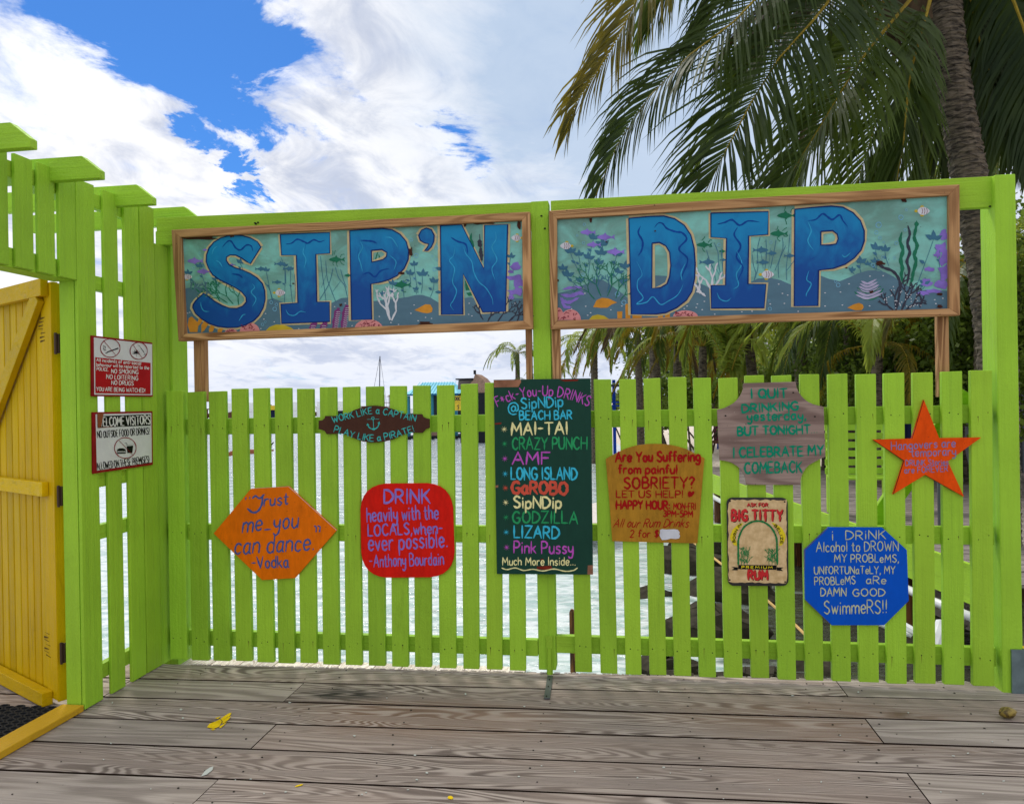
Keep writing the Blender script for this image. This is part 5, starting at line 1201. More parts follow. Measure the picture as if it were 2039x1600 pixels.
def frond_geo(b, path, L, n, droop, seed, wid=.028, t0=.14, fold=.0, fwd0=.45, miss=.03, segs=4, roll=0., us=.6, ut=1.9):
    """leaflets along a rib; material 0 = leaflet, 1 = rib"""
    rg = random.Random(seed); m_ = len(path)-1
    cum = [0]
    for i in range(m_): cum.append(cum[-1]+(path[i+1]-path[i]).length)
    tot = cum[-1]
    def P(t):
        d = t*tot
        for i in range(m_):
            if d <= cum[i+1] or i == m_-1:
                u = (d-cum[i])/max(cum[i+1]-cum[i], 1e-6); return path[i].lerp(path[i+1], u), (path[i+1]-path[i]).normalized()
    r0 = .012+.009*L
    b.tube([P(i/10)[0] for i in range(11)], [max(.003, r0*(1-i/10.5)) for i in range(11)], 5, 1)
    for k in range(n):
        t = t0+(1-t0)*(k+.5)/n; p, T = P(t)
        Sd = T.cross(V((0, 0, 1)))
        if Sd.length < .15: Sd = T.cross(V((1, 0, 0)))
        Sd.normalize(); U = Sd.cross(T)
        if roll: Sd, U = Sd*math.cos(roll)+U*math.sin(roll), U*math.cos(roll)-Sd*math.sin(roll)
        u = (t-t0)/(1-t0); ll = L*(.55+.9*u)*(1 if u < us else max(.22, 1-(u-us)*ut))
        for s_ in (-1, 1):
            if rg.random() < miss: continue
            l = ll*rg.uniform(.82, 1.1); fw = fwd0+.9*u+rg.uniform(-.12, .12)
            d = (Sd*s_*math.cos(fw)+T*math.sin(fw)+U*(.25-fold+rg.uniform(-.1, .1))).normalized()
            q = p.copy(); wdir = T.cross(d).cross(d); 
            wv = (T-d*T.dot(d)); wv = wv.normalized() if wv.length > .05 else U; wid_ = wid*(.8 if wid < .045 else 1)
            prev = None; base = len(b.v); g = droop*rg.uniform(.6, 1.35)*(2.2 if rg.random() < .08 else 1)
            for i in range(segs+1):
                w_ = wid_*(.5, 1.0, .95, .6, .0)[i]*rg.uniform(.85, 1.1)
                b.v.append(q-wv*w_*.5); b.v.append(q+wv*w_*.5)
                d = (d+V((rg.uniform(-.05, .05), rg.uniform(-.05, .05), -g*(.25+.38*i)))).normalized(); q = q+d*l/segs
            for i in range(segs):
                a = base+2*i; b.f.append((a, a+1, a+3, a+2)); b.mi.append(0)
def bez(a, c1, c2, d, n=12):
    return [((1-t)**3)*a+3*t*(1-t)**2*c1+3*t*t*(1-t)*c2+t**3*d for t in [i/n for i in range(n+1)]]
def trunk(name, pts, r0, r1, parent, ring=.055, mat=BARK, n=14):
    # resample with ring scars
    cum = [0]
    for a, c in zip(pts[:-1], pts[1:]): cum.append(cum[-1]+(c-a).length)
    tot = cum[-1]; k = int(tot/ring)*2; P = []; R_ = []
    rg = random.Random(int(tot*100))
    for i in range(k+1):
        d = tot*i/k; j = 0
        while j < len(pts)-2 and d > cum[j+1]: j += 1
        u = (d-cum[j])/(cum[j+1]-cum[j]); P.append(pts[j].lerp(pts[j+1], u))
        R_.append((r0+(r1-r0)*i/k)*(1+(.06 if i % 2 else -.035)+rg.uniform(-.02, .02)))
    b = MB(); b.tube(P, R_, n)
    for q in range(len(b.v)): b.v[q] = b.v[q]+V((0, 0, .02*math.sin(q*2.4)+.012*math.sin(q % n*.9)))
    return b.build(name, mat, parent)

# ---- the big near coconut palm (fronds traced where they hang)
DP = 6.7
base = atD(DP+.3, 1990, 1000); base.z = -.4
tp = thing('coconut_palm', base, 'tall near coconut palm whose dark fronds hang over the right sign', 'palm tree')
tr_pts = [atD(DP, x, y) for x, y in ((1990, 1150), (1985, 700), (1962, 520), (1938, 400), (1921, 300), (1903, 200), (1890, 100), (1880, 0), (1872, -140), (1868, -260))]
tr_pts[0] = base
trunk('trunk', tr_pts, .17, .125, tp)
def px_frond(path_px, L, n, droop, seed, mat, **k):
    P = [atD(d, x, y) for x, y, d in path_px]
    # smooth
    Q = []
    for i in range(len(P)-1):
        p0, p1, p2, p3 = P[max(i-1, 0)], P[i], P[i+1], P[min(i+2, len(P)-1)]
        for t in (0, .25, .5, .75): Q.append(.5*(2*p1+(p2-p0)*t+(2*p0-5*p1+4*p2-p3)*t*t+(3*p1-p0-3*p2+p3)*t**3))
    Q.append(P[-1]); b = MB(); frond_geo(b, Q, L, n, droop, seed, **k)
    return b.build('frond', [mat, RAC], tp)
C0 = (1850, -150, 6.6)
FR = [  # path (px, px, metres), leaflet length, count, droop, seed, material, options
([C0, (1760, -150, 6.2), (1655, 0, 5.9), (1540, 130, 5.8), (1480, 235, 5.8), (1440, 310, 5.8), (1395, 400, 5.9), (1345, 490, 6.0)], .92, 150, .34, 1, LFD, dict(wid=.032, t0=.1, fwd0=.2, roll=.9)),
([C0, (1700, -210, 6.1), (1560, -60, 5.9), (1432, 72, 5.8), (1370, 112, 5.8), (1295, 190, 5.8), (1250, 250, 5.8), (1220, 310, 5.8), (1186, 390, 5.8)], .82, 140, .40, 2, LFD, dict(wid=.030, t0=.1, fwd0=.35, roll=.75)),
([C0, (1600, -250, 6.2), (1400, -180, 5.9), (1300, -60, 5.8), (1262, 10, 5.8), (1218, 100, 5.8), (1178, 160, 5.8), (1145, 212, 5.8), (1130, 262, 5.8)], .74, 130, .36, 3, LFY, dict(wid=.028, t0=.2, fwd0=.4, roll=.9)),
([C0, (1560, -230, 6.6), (1440, -90, 6.6), (1370, 10, 6.6), (1290, 60, 6.6)], .95, 100, .5, 33, LFY, dict(wid=.03, t0=.25, roll=.7)),
([(1860, -60, 6.6), (1800, 15, 6.3), (1720, 112, 6.1), (1665, 200, 6.1), (1610, 290, 6.2), (1570, 350, 6.3), (1540, 430, 6.4)], .95, 120, .4, 4, LF, dict(wid=.032, t0=.24, fwd0=.25, roll=.9)),
([(1862, -40, 6.5), (1845, 25, 6.3), (1822, 107, 6.2), (1807, 187, 6.2), (1800, 275, 6.2), (1787, 350, 6.3), (1775, 450, 6.4)], .80, 110, .2, 5, LFD, dict(wid=.03, t0=.2, fwd0=.7, roll=1.45)),
([C0, (1700, -160, 7.2), (1560, 40, 7.4), (1500, 160, 7.6), (1440, 250, 7.8), (1390, 330, 8)], .85, 100, .4, 6, LF, dict(wid=.03, roll=.8)),
([C0, (1760, -80, 7.2), (1700, 60, 7.4), (1640, 200, 7.6), (1600, 330, 7.8), (1560, 430, 8)], .95, 120, .35, 7, LF, dict(wid=.034, roll=1.0)),
([C0, (1800, -60, 7.0), (1770, 100, 7.3), (1730, 220, 7.5), (1700, 360, 7.7), (1680, 460, 7.8)], .9, 110, .3, 8, LFD, dict(wid=.034, roll=1.2)),
([C0, (1640, -240, 6.2), (1500, -120, 6.0), (1400, -40, 5.9), (1330, 30, 5.9), (1270, 110, 6.0)], .75, 100, .5, 9, LFD, dict(wid=.03, roll=.5)),
([C0, (1700, -260, 6.5), (1560, -180, 6.4), (1480, -80, 6.3), (1420, 20, 6.3), (1380, 120, 6.3)], .85, 110, .5, 10, LFD, dict(wid=.032, roll=.5)),
([C0, (1740, -120, 6.3), (1680, -30, 6.2), (1600, 40, 6.2), (1530, 90, 6.2), (1470, 150, 6.3)], .85, 110, .6, 11, LFD, dict(wid=.03, miss=.1, roll=.5)),
([C0, (1720, -150, 6.3), (1640, -70, 6.2), (1560, -10, 6.2), (1500, 40, 6.2), (1440, 110, 6.3)], .85, 90, .8, 41, LFB, dict(wid=.022, miss=.3, roll=.4)),
([C0, (1780, -60, 6.8), (1740, 60, 6.9), (1660, 180, 7.0), (1600, 250, 7.1)], .8, 90, .9, 12, LFB, dict(wid=.02, miss=.3)),
([C0, (1700, -260, 7.0), (1600, -140, 7.2), (1540, 20, 7.4), (1470, 120, 7.5)], .9, 100, .5, 42, LFD, dict(wid=.034, roll=.7)),
([C0, (1840, -60, 7.2), (1850, 80, 7.6), (1870, 200, 7.9), (1890, 330, 8.1)], .9, 100, .2, 30, LFD, dict(wid=.034, roll=1.4)),
([C0, (1840, -100, 7.0), (1790, 40, 7.6), (1740, 150, 7.9), (1650, 260, 8.1)], .9, 100, .4, 32, LFD, dict(wid=.034, roll=.9)),
([C0, (1850, -100, 7.0), (1840, 40, 7.5), (1820, 180, 7.9), (1780, 330, 8.1), (1760, 430, 8.2)], .9, 100, .3, 43, LFD, dict(wid=.034, roll=1.2)),
]
FR += [
([C0, (1640, -230, 6.4), (1480, -170, 6.3), (1370, -90, 6.3), (1320, -10, 6.3), (1290, 60, 6.3)], .95, 110, .55, 51, LF, dict(wid=.03, roll=.7)),
([C0, (1680, -200, 6.6), (1560, -130, 6.6), (1450, -60, 6.6), (1380, 0, 6.6), (1330, 70, 6.6)], 1.0, 120, .7, 52, LFD, dict(wid=.03, roll=.5)),
([C0, (1700, -160, 6.9), (1600, -110, 7), (1500, -60, 7), (1430, 0, 7), (1370, 80, 7)], 1.0, 120, .8, 53, LFD, dict(wid=.032, roll=.5)),
([C0, (1760, -160, 6.9), (1680, -90, 7), (1600, -20, 7), (1540, 50, 7), (1490, 120, 7)], 1.0, 120, .8, 54, LFD, dict(wid=.032, roll=.5)),
([C0, (1900, -120, 7.2), (1950, -20, 7.4), (1990, 100, 7.6), (2010, 200, 7.7)], 1.0, 100, .4, 55, LFD, dict(wid=.04, roll=1.2)),
([C0, (1920, -140, 7.2), (1990, -60, 7.4), (2050, 40, 7.6), (2080, 150, 7.7)], 1.0, 100, .4, 56, LFD, dict(wid=.04, roll=.9)),
([C0, (1900, -100, 7.4), (1940, 0, 7.6), (1950, 120, 7.8), (1950, 220, 7.9)], 1.0, 100, .3, 57, LFD, dict(wid=.04, roll=1.4)),
([(1940, -160, 6.5), (1990, -60, 6.4), (2040, 60, 6.4), (2060, 180, 6.5), (2065, 300, 6.6)], 1.0, 120, .4, 61, LFD, dict(wid=.04, roll=1.0, fwd0=.3)),
([(1920, -160, 6.8), (1960, -60, 6.8), (1985, 60, 6.9), (1990, 170, 7.0), (1985, 260, 7.0)], 1.0, 120, .35, 62, LFD, dict(wid=.04, roll=1.2, fwd0=.3)),
([(1960, -180, 7.2), (2040, -80, 7.2), (2110, 40, 7.2), (2140, 200, 7.2)], 1.1, 120, .5, 63, LFD, dict(wid=.042, roll=.8, fwd0=.3)),
([(1930, -140, 7.6), (1990, 0, 7.8), (2030, 120, 7.9), (2040, 240, 8)], 1.1, 120, .3, 64, LFD, dict(wid=.045, roll=1.2, fwd0=.3)),
([C0, (1620, -200, 6.2), (1500, -80, 6.1), (1440, 10, 6.1), (1400, 90, 6.1), (1375, 170, 6.1)], 1.0, 130, .5, 65, LFD, dict(wid=.03, roll=.8, fwd0=.3)),
([C0, (1780, -90, 7.6), (1720, 30, 7.8), (1640, 120, 8), (1560, 220, 8.2), (1500, 340, 8.3)], 1.1, 120, .4, 66, LF, dict(wid=.036, roll=.9, fwd0=.3)),
([C0, (1800, -60, 8), (1790, 80, 8.1), (1760, 200, 8.2), (1720, 320, 8.3), (1690, 430, 8.4)], 1.1, 120, .3, 67, LF, dict(wid=.036, roll=1.2, fwd0=.3)),
([C0, (1850, -60, 8), (1860, 100, 8.2), (1860, 240, 8.3), (1850, 360, 8.4)], 1.1, 110, .25, 68, LFD, dict(wid=.036, roll=1.4, fwd0=.3)),
]
for p_, L_, n_, dr_, sd_, mt_, kw in [q_ for q_ in FR if q_[4] not in (52, 66, 9, 8, 65, 53, 33)]: px_frond(p_, L_, n_, dr_, sd_, mt_, **kw)
for i, (x1, y1, x2, y2, m_) in enumerate(((1950, 60, 2040, 220, LFD), (1990, 20, 2140, 160, LFD), (1960, 120, 2010, 260, LFD), (2010, -40, 2200, 80, LFD), (1940, 0, 1985, 200, LFD), (1980, -60, 2120, 60, LFD), (2000, 80, 2090, 230, LFD))):
    px_frond([C0, (1900, -140, 6.7), (x1, y1, 6.9), ((x1+x2)/2+8, (y1+y2)/2-10, 7.0), (x2, y2, 7.1)], .78, 90, .4, 20+i, m_, wid=.036, roll=.8)
# fibre sheath and hanging petiole bases under the crown
b = MB(); rg = random.Random(8)
for k in range(34):
    x, y = rg.uniform(1770, 1850), rg.uniform(-40, 40); p = atD(6.45, x, y); q = atD(6.45, x+rg.uniform(-14, 10), y+rg.uniform(30, 90))
    b.bar(p, q, rg.uniform(.03, .07), .01, up=(0, 1, 0))
b.build('fibre_sheath', plain('palm_fibre', srgb(84, 70, 54), .9, 0, .35), tp)

# ---- background palms: a few frond meshes shared by all
FM = {}
def frond_mesh(key, Lf, mat, rise, drop, n=46, L=.62, droop=.55, wid=.05, seed=1):
    if key in FM: return FM[key]
    P = bez(V((0, 0, 0)), V((Lf*.35, 0, rise)), V((Lf*.75, 0, rise*.9)), V((Lf, 0, -drop)))
    b = MB(); frond_geo(b, P, L, n, droop, seed, wid=wid, t0=.12)
    FM[key] = b.mesh('frond_'+key, (0, 0, 0), [mat, RAC]); return FM[key]
frond_mesh('a', 2.9, LFM, 1.1, .6, seed=1); frond_mesh('b', 2.8, LF, .9, 1.4, seed=2); frond_mesh('c', 2.6, LFY, .5, 2.0, seed=3, droop=.8); frond_mesh('d', 3.0, LFM, 1.7, -.4, seed=4, droop=.35); frond_mesh('e', 2.5, LFB, .1, 2.3, seed=5, droop=.9)
def palm(crown_px, D, foot_px, label, sc=1.0, n=18, seed=0, keys='aabbccd', tw=.13, name='coconut_palm', up=0):
    rg = random.Random(seed)
    c = atD(D, *crown_px); f = atD(D, *foot_px); f.z = min(f.z, ground_z(f.x, f.y)+.02)
    t = thing(name, f, label, 'palm tree', 'palms along the beach')
    if (c-f).length > .5:
        trunk('trunk', [f, f.lerp(c, .35)+V((.08*(c.x-f.x), 0, 0)), f.lerp(c, .7), c], tw*1.15, tw*.8, t, ring=.12, n=9)
    for k in range(n):
        key = rg.choice(keys); o = bpy.data.objects.new('frond', FM[key]); COL.objects.link(o); WP[o.name] = c
        o.parent = t; o.location = c-f
        s_ = sc*rg.uniform(.85, 1.12); o.scale = (s_, s_, s_)
        o.rotation_euler = (rg.uniform(-.25, .25), rg.uniform(-.45, .35)-up, k*2.399+rg.uniform(-.3, .3))
    return t
palm((1183, 690), 26, (1184, 880), 'slim palm with yellowing lower fronds just right of the drinks menu top', .62, 22, 1, 'aaaadcc', .14)
palm((1030, 705), 42, (1032, 830), 'small distant palm peeking out left of the centre post', .62, 14, 2, 'abb', .15)
palm((1058, 765), 40, (1058, 835), 'tiny distant palm crown low behind the centre post', .5, 12, 3, 'abb', .12)
palm((1300, 600), 22, (1310, 860), 'palm behind the right sign with dry hanging fronds on its trunk', .85, 22, 4, 'bbcee', .17)
palm((1478, 585), 17, (1525, 800), 'leaning palm whose thin trunk drops from the right sign middle', .85, 20, 5, 'aabbc', .12)
palm((1580, 560), 15, (1618, 800), 'palm with a thick grey trunk right of the grey plywood board', .9, 20, 6, 'aabbc', .145)
palm((1450, 768), 17, (1450, 830), 'young palm fanning its fronds upward above the grey plywood board', .75, 16, 7, 'ddad', .1, up=.7)
palm((1350, 645), 20, (1345, 840), 'palm with pale drooping fronds left of the young palm', .75, 16, 8, 'accb', .12)
palm((1690, 640), 13.5, (1700, 830), 'palm with broad green fronds hanging below the right sign middle', .72, 18, 9, 'bbabd', .12)
palm((2075, 330), 11.5, (2090, 900), 'palm at the far right edge with a light frond against the sky', .8, 20, 10, 'abbb', .16)
palm((1960, 620), 12.5, (1965, 850), 'palm behind the right end of the right sign, beside the post', .8, 20, 11, 'abbb', .13)
palm((1830, 610), 15, (1835, 850), 'palm hidden in the shrubs below the right end of the sign', .8, 20, 12, 'bbbc', .13)
palm((1555, 720), 24, (1556, 850), 'short palm with bare yellow stalks between the two leaning trunks', .5, 14, 13, 'ccea', .12)

palm((1100, 745), 36, (1100, 835), 'little palm tuft on the shore just right of the centre post', .45, 12, 21, 'aab', .1)
palm((1400, 690), 19, (1395, 840), 'palm with arching light green fronds between the dry palm and the young palm', .8, 18, 22, 'aadc', .12)
palm((1270, 665), 24, (1275, 850), 'palm with yellow green fronds crossing behind the first picket tops', .7, 18, 23, 'aacd', .13)
palm((1640, 660), 16, (1650, 840), 'palm with drooping light fronds right of the thick grey trunk', .75, 18, 24, 'aabc', .12)
palm((1745, 690), 11.5, (1750, 840), 'small palm with yellowish fronds in front of the dark shrubs', .6, 16, 25, 'aacd', .1)
palm((1955, 560), 10.5, (1958, 850), 'palm crown filling the slot beside the right post', .6, 16, 26, 'aabc', .12)
def shrub(px, py, D, rx, ry, rz, n, seed, label, mat=BSH, ls=.09, stems=6, grp='shrubs and trees behind the gates', cat='shrub', name='shrub'):
    rg = random.Random(seed); c = atD(D, px, py); f = V((c.x, c.y, ground_z(c.x, c.y)))
    t = thing(name, f, label, cat, grp)
    b = MB(); cl_ = []
    for k in range(max(10, int(n/160))):
        u = V((rg.gauss(0, 1), rg.gauss(0, 1), rg.gauss(0, 1))).normalized()*rg.uniform(.35, 1)
        cl_.append((c+V((u.x*rx, u.y*ry, u.z*rz)), rg.uniform(.18, .4)*min(rx, rz)))
    for k in range(n):
        cc, r = rg.choice(cl_); u = V((rg.gauss(0, .5), rg.gauss(0, .5), rg.gauss(0, .45)))*r*1.3; p = cc+u
        d = V((rg.uniform(-1, 1), rg.uniform(-1, 1), rg.uniform(-.8, .5))).normalized(); s_ = V((rg.uniform(-1, 1), rg.uniform(-1, 1), rg.uniform(-.4, 1)))
        s_ = (s_-d*s_.dot(d)).normalized(); l = ls*rg.uniform(.6, 1.4); w_ = l*.3
        i = len(b.v); b.v += [p-d*l*.5, p+s_*w_, p+d*l*.5, p-s_*w_]; b.f.append((i, i+1, i+2, i+3)); b.mi.append(0)
    o = b.build('foliage', mat, t, org=c); tag(o, kind='stuff')
    for k in range(stems):
        q = rg.choice(cl_)[0]; s0 = f+V((rg.uniform(-.2, .2)*rx, rg.uniform(-.2, .2)*ry, 0))
        b = MB(); b.tube([s0, s0.lerp(q, .5)+V((rg.uniform(-.15, .15), 0, .1)), q], [.04, .028, .012], 6); b.build('branch', BARK, t)
    return t
shrub(1700, 735, 14, 1.2, 1.0, .9, 7000, 1, 'leafy dark shrub right of the thick grey palm trunk')
shrub(1810, 700, 13, 1.3, 1.0, 1.3, 9000, 2, 'tall dark leafy shrub left of the right sign leg')
shrub(1930, 690, 11.5, 1.0, .9, 1.4, 9000, 3, 'dark shrub between the right sign leg and the right post')
shrub(1925, 560, 12.5, .9, .9, .7, 4000, 9, 'dark leafy treetop seen in the slot between the right sign end and post')
shrub(1610, 745, 20, 1.5, 1.0, .9, 6000, 4, 'light green broad leaved shrub beyond the leaning palms', BSL, .12)
shrub(1400, 745, 26, 2.6, 1.5, 1.5, 8000, 5, 'dark shrub mass behind the young palm', BSH, .13)
shrub(1350, 700, 30, 2.2, 1.5, 2.3, 9000, 6, 'dark feathery tree behind the palms near the sign middle', LFD, .14, cat='tree', name='tree')
shrub(1500, 660, 30, 3.5, 1.5, 2.4, 11000, 7, 'dense dark tree filling the gap under the right sign', BSH, .15, cat='tree', name='tree')
shrub(1850, 640, 22, 4.0, 1.5, 2.6, 12000, 8, 'dense dark tree behind the shrubs at the right', BSH, .14, cat='tree', name='tree')
shrub(2110, 640, 10, 1.0, 1.0, 1.8, 6000, 10, 'dark tree beyond the right post at the frame edge', BSH, .1, cat='tree', name='tree')
shrub(1260, 800, 30, 1.6, .8, .5, 2500, 11, 'small green bush by the blue posts of the beach shelter', BSL, .12)
shrub(1340, 800, 26, 1.2, .8, .8, 3500, 12, 'green bush between the fence and the dry fronded palm', BSH, .12)
shrub(1400, 790, 22, 1.0, .8, .7, 3000, 13, 'low green bush left of the grey plywood board', BSH, .11)
shrub(1750, 780, 12.5, 1.0, .6, .8, 4000, 14, 'low dark shrub seen between the picket tops at the right')
shrub(1650, 790, 14, .8, .6, .7, 3000, 15, 'low leafy shrub right of the grey plywood board')
shrub(1560, 790, 18, 1.3, .6, .8, 3000, 16, 'low dark shrub behind the grey plywood board')
# ------------------------------------------------------------------ walkway beyond the gates
def wx(y): return 2.2+(6.2-y)*.16
wk = thing('walkway', (4, 7, 0), kind='structure')
y = 2.2; rg = random.Random(9)
while y < 11.8:
    w_ = .14; z = -.02+rg.uniform(-.004, .004)
    x1 = 7.5
    prism('plank', [V((wx(y)+.03, y, z)), V((x1, y, z)), V((x1, y+w_-.008, z)), V((wx(y+w_)+.03, y+w_-.008, z))], (0, 0, -.03), DOCKG, wk); y += w_
LIMEP = paint('lime_edge_board', LIME, 1, boost=1.0)
prism('edge_board', [V((wx(2.2), 2.2, .02)), V((wx(11.8), 11.8, .02)), V((wx(11.8), 11.8, -.30)), V((wx(2.2), 2.2, -.30))], (.04, 0, 0), LIMEP, wk)
for k, y in enumerate((2.6, 3.9, 5.2, 6.6, 8.2, 10.0, 11.6)):
    b = MB(); x = wx(y)+.15; b.tube([V((x, y, -1.6)), V((x, y, -.06))], .085, 10)
    pl_ = b.build('piling', PILE, wk)
    if k < 6: box('cross_beam', (wx(y)+.06, y-.05, -.24), (6.8, y+.04, -.055), PILE, wk)
pp = thing('water_pipe', (wx(6), 6, -.4), 'white plastic pipe slung under the lime edge of the far walkway', 'pipe')
b = MB(); b.tube([V((wx(y_)-.06, y_, -.36+.03*math.sin(y_*1.4))) for y_ in (2.3, 3.2, 4.2, 5.2, 6.2, 7.4, 8.6, 10)], .038, 10); b.build('pipe', WHITE, pp, smooth=True)
b = MB(); a0 = atD(5.2, 1790, 1240); b.tube([a0, atD(5.0, 1850, 1275)], .03, 8); b.tube([atD(5.2, 1875, 1240), atD(5.0, 1845, 1330)], .042, 8); b.tube([atD(5.2, 1745, 1240), atD(5.1, 1815, 1265)], .016, 8); b.build('elbow', WHITE, pp)
rp = thing('rope', atD(7, 1480, 1150), 'pale tan rope slanting down below the walkway', 'rope')
b = MB(); b.tube([atD(9, 1375, 1075), atD(7.6, 1440, 1125), atD(6.8, 1505, 1175), atD(6.2, 1585, 1245), atD(5.6, 1640, 1300)], .012, 6); b.build('strand', plain('rope_tan', srgb(206, 170, 110), .8), rp)
# lone stump in the water near the centre
b = MB(); s0 = atZ(ZW-.3, 1141, 1330); s0 = atD(5.2, 1141, 1330); b.tube([V((s0.x, s0.y, -1.4)), V((s0.x, s0.y, atD(5.2, 1141, 1218).z)), V((s0.x, s0.y, atD(5.2, 1141, 1212).z))], [.022, .022, .01], 6)
tag(b.build('wooden_stake', PILE), 'thin broken brown stake standing in the water right of the drop bolt', 'stake')
# boulders
RM = plain('dark_rock', srgb(58, 54, 44), .85, 0, .5)
rlab = ['rounded wet rock in the shallow water nearest the gate', 'dark rock beside the walkway pilings', 'flat rock below the gold board', 'low dark rock between the pickets under the rum sign', 'mossy rock at the foot of the first piling', 'small rock in the shade of the walkway', 'broad rock under the walkway edge', 'rock at the water edge beyond the gold board', 'leaning rock near the rope', 'rock behind the blue octagon board', 'far rock where sand meets water', 'pale rock under the lime edge board']
for i, (px, py, D, r) in enumerate(((1330, 1250, 6.2, .28), (1420, 1180, 7.0, .4), (1300, 1120, 8.6, .35), (1480, 1290, 5.6, .34), (1380, 1290, 5.7, .22), (1540, 1250, 5.9, .35), (1460, 1110, 8.5, .5), (1370, 1080, 9.8, .45), (1560, 1330, 5.3, .25), (1650, 1290, 5.4, .35), (1400, 1060, 11, .4), (1620, 1210, 6.2, .3))):
    c = atD(D, px, py); c.z = ZW-.04+.1*math.sin(i*2.1); rg = random.Random(40+i); b = MB(); n = 9
    for a in range(7):
        th = math.pi*a/6
        for k in range(n):
            ph = 2*math.pi*k/n; q = r*rg.uniform(.68, 1.18); b.v.append(c+V((q*math.sin(th)*math.cos(ph)*1.3, q*math.sin(th)*math.sin(ph), q*.62*math.cos(th))))
    for a in range(6):
        for k in range(n): b.f.append((a*n+k, a*n+(k+1) % n, (a+1)*n+(k+1) % n, (a+1)*n+k)); b.mi.append(0)
    tag(b.build('rock', RM), rlab[i], 'rock', 'rocks in the shallow water')
# lime slatted bench on the walkway
bn = thing('slatted_bench', atZ(0, 1700, 1000), 'lime green slatted bench standing on the walkway behind the gate', 'bench')
D = 9.0; L0 = atD(D, 1642, 845); L1 = atD(D, 1762, 845); zt = L0.z; zb_ = atD(D, 1700, 948).z
for k in range(6):
    z = zt-(zt-zb_)*k/6; box('slat', (L0.x, L0.y, z-.072), (L1.x, L0.y+.02, z), GX, bn)
for x in (L0.x+.03, L1.x-.05): box('leg', (x, L0.y+.021, -.02), (x+.05, L0.y+.09, zt), GV, bn)
for k in range(4): box('seat_slat', (L0.x, L0.y-.12-.1*k, .42), (L1.x, L0.y-.04-.1*k, .445), GX, bn)
for x in (L0.x+.03, L1.x-.05): box('leg', (x, L0.y-.45, -.02), (x+.05, L0.y-.39, .418), GV, bn)
box('cushion', (L0.x+.9, L0.y+.1, .35), (L0.x+1.35, L0.y+.4, .8), NAVY, thing('navy_crate', (L0.x+1.1, L0.y+.2, 0), 'navy blue crate behind the star, beside the slatted bench', 'crate'), .01)
c = atD(7.5, 1835, 865)
nb = thing('navy_banner', (c.x, c.y, 0), 'navy blue cloth hanging behind the upper rail by the star', 'cloth')
b = MB(); n = 8
w_ = atD(7.5, 1870, 865).x-atD(7.5, 1800, 865).x
for i in range(n+1):
    for z in (atD(7.5, 1835, 835).z, atD(7.5, 1835, 915).z): b.v.append(V((c.x-w_/2+w_*i/n, c.y+.03*math.sin(i*1.9), z)))
for i in range(n): b.f.append((2*i, 2*i+1, 2*i+3, 2*i+2)); b.mi.append(0)
b.build('cloth', NAVY, nb); 
b = MB(); zt_ = atD(7.5, 1835, 835).z
for x in (c.x-w_/2, c.x+w_/2): b.tube([V((x, c.y+.04, -.02)), V((x, c.y+.04, zt_+.02))], .02, 6)
b.tube([V((c.x-w_/2, c.y+.04, zt_)), V((c.x+w_/2, c.y+.04, zt_))], .015, 6)
b.build('stand', STEEL, nb)
# kayak pulled up on the sand
kc = atD(12.5, 1205, 905); kc.z = max(ground_z(kc.x, kc.y), ZW)+.16
ky = thing('dinghy', kc, 'faded pink and white dinghy pulled up at the water edge', 'boat')
def hull(c, L, Wd, H, dirv, name, mats, parent, n=10):
    dirv = V(dirv).normalized(); sd_ = V((0, 0, 1)).cross(dirv); b = MB(); m_ = 7
    for i in range(n+1):
        u = i/n*2-1; wv = Wd*math.sqrt(max(0.02, 1-abs(u)**2.6)); zz_ = .12*u*u
        for k in range(m_):
            a = math.pi*k/(m_-1); b.v.append(c+dirv*L/2*u+sd_*wv/2*math.cos(a)+V((0, 0, H*(zz_+.5)-H*math.sin(a)*.8)))
    for i in range(n):
        for k in range(m_-1): b.f.append((i*m_+k, i*m_+k+1, (i+1)*m_+k+1, (i+1)*m_+k)); b.mi.append(0 if k in (0, 5) else 1)
    for i in range(n): b.f.append((i*m_, (i+1)*m_, (i+1)*m_+m_-1, i*m_+m_-1)); b.mi.append(2 if len(mats) > 2 else 0)
    return b.build(name, mats, parent)
hull(kc, 3.4, 1.1, .42, (.35, 1, 0), 'hull', [plain('faded_pink_paint', srgb(206, 134, 124), .5), WHITE, plain('boat_inside', srgb(214, 206, 200), .6)], ky)
for k in (-.8, .1, .9): box('thwart', kc+V((-.42+.35*k, k-.1, .10)), kc+V((.42+.35*k, k+.1, .14)), WHITE, ky)
# driftwood floating
dw = thing('driftwood', atZ(ZW, 500, 895), 'reddish driftwood branch with a dark twig floating beyond the left gate', 'branch')
b = MB(); Dd = 22
b.tube([atD(Dd, 447, 907), atD(Dd, 462, 902), atD(Dd, 480, 900), atD(Dd, 503, 899), atD(Dd, 525, 899), atD(Dd, 545, 896)], [.05, .07, .08, .07, .05, .02], 7)
b.build('branch', plain('red_driftwood', srgb(140, 84, 62), .8), dw)
b = MB(); b.tube([atD(Dd, 530, 899), atD(Dd, 538, 888), atD(Dd, 545, 880)], [.03, .03, .015], 5); b.tube([atD(Dd, 536, 890), atD(Dd, 541, 889)], .02, 5); b.build('twig', DARK, dw)

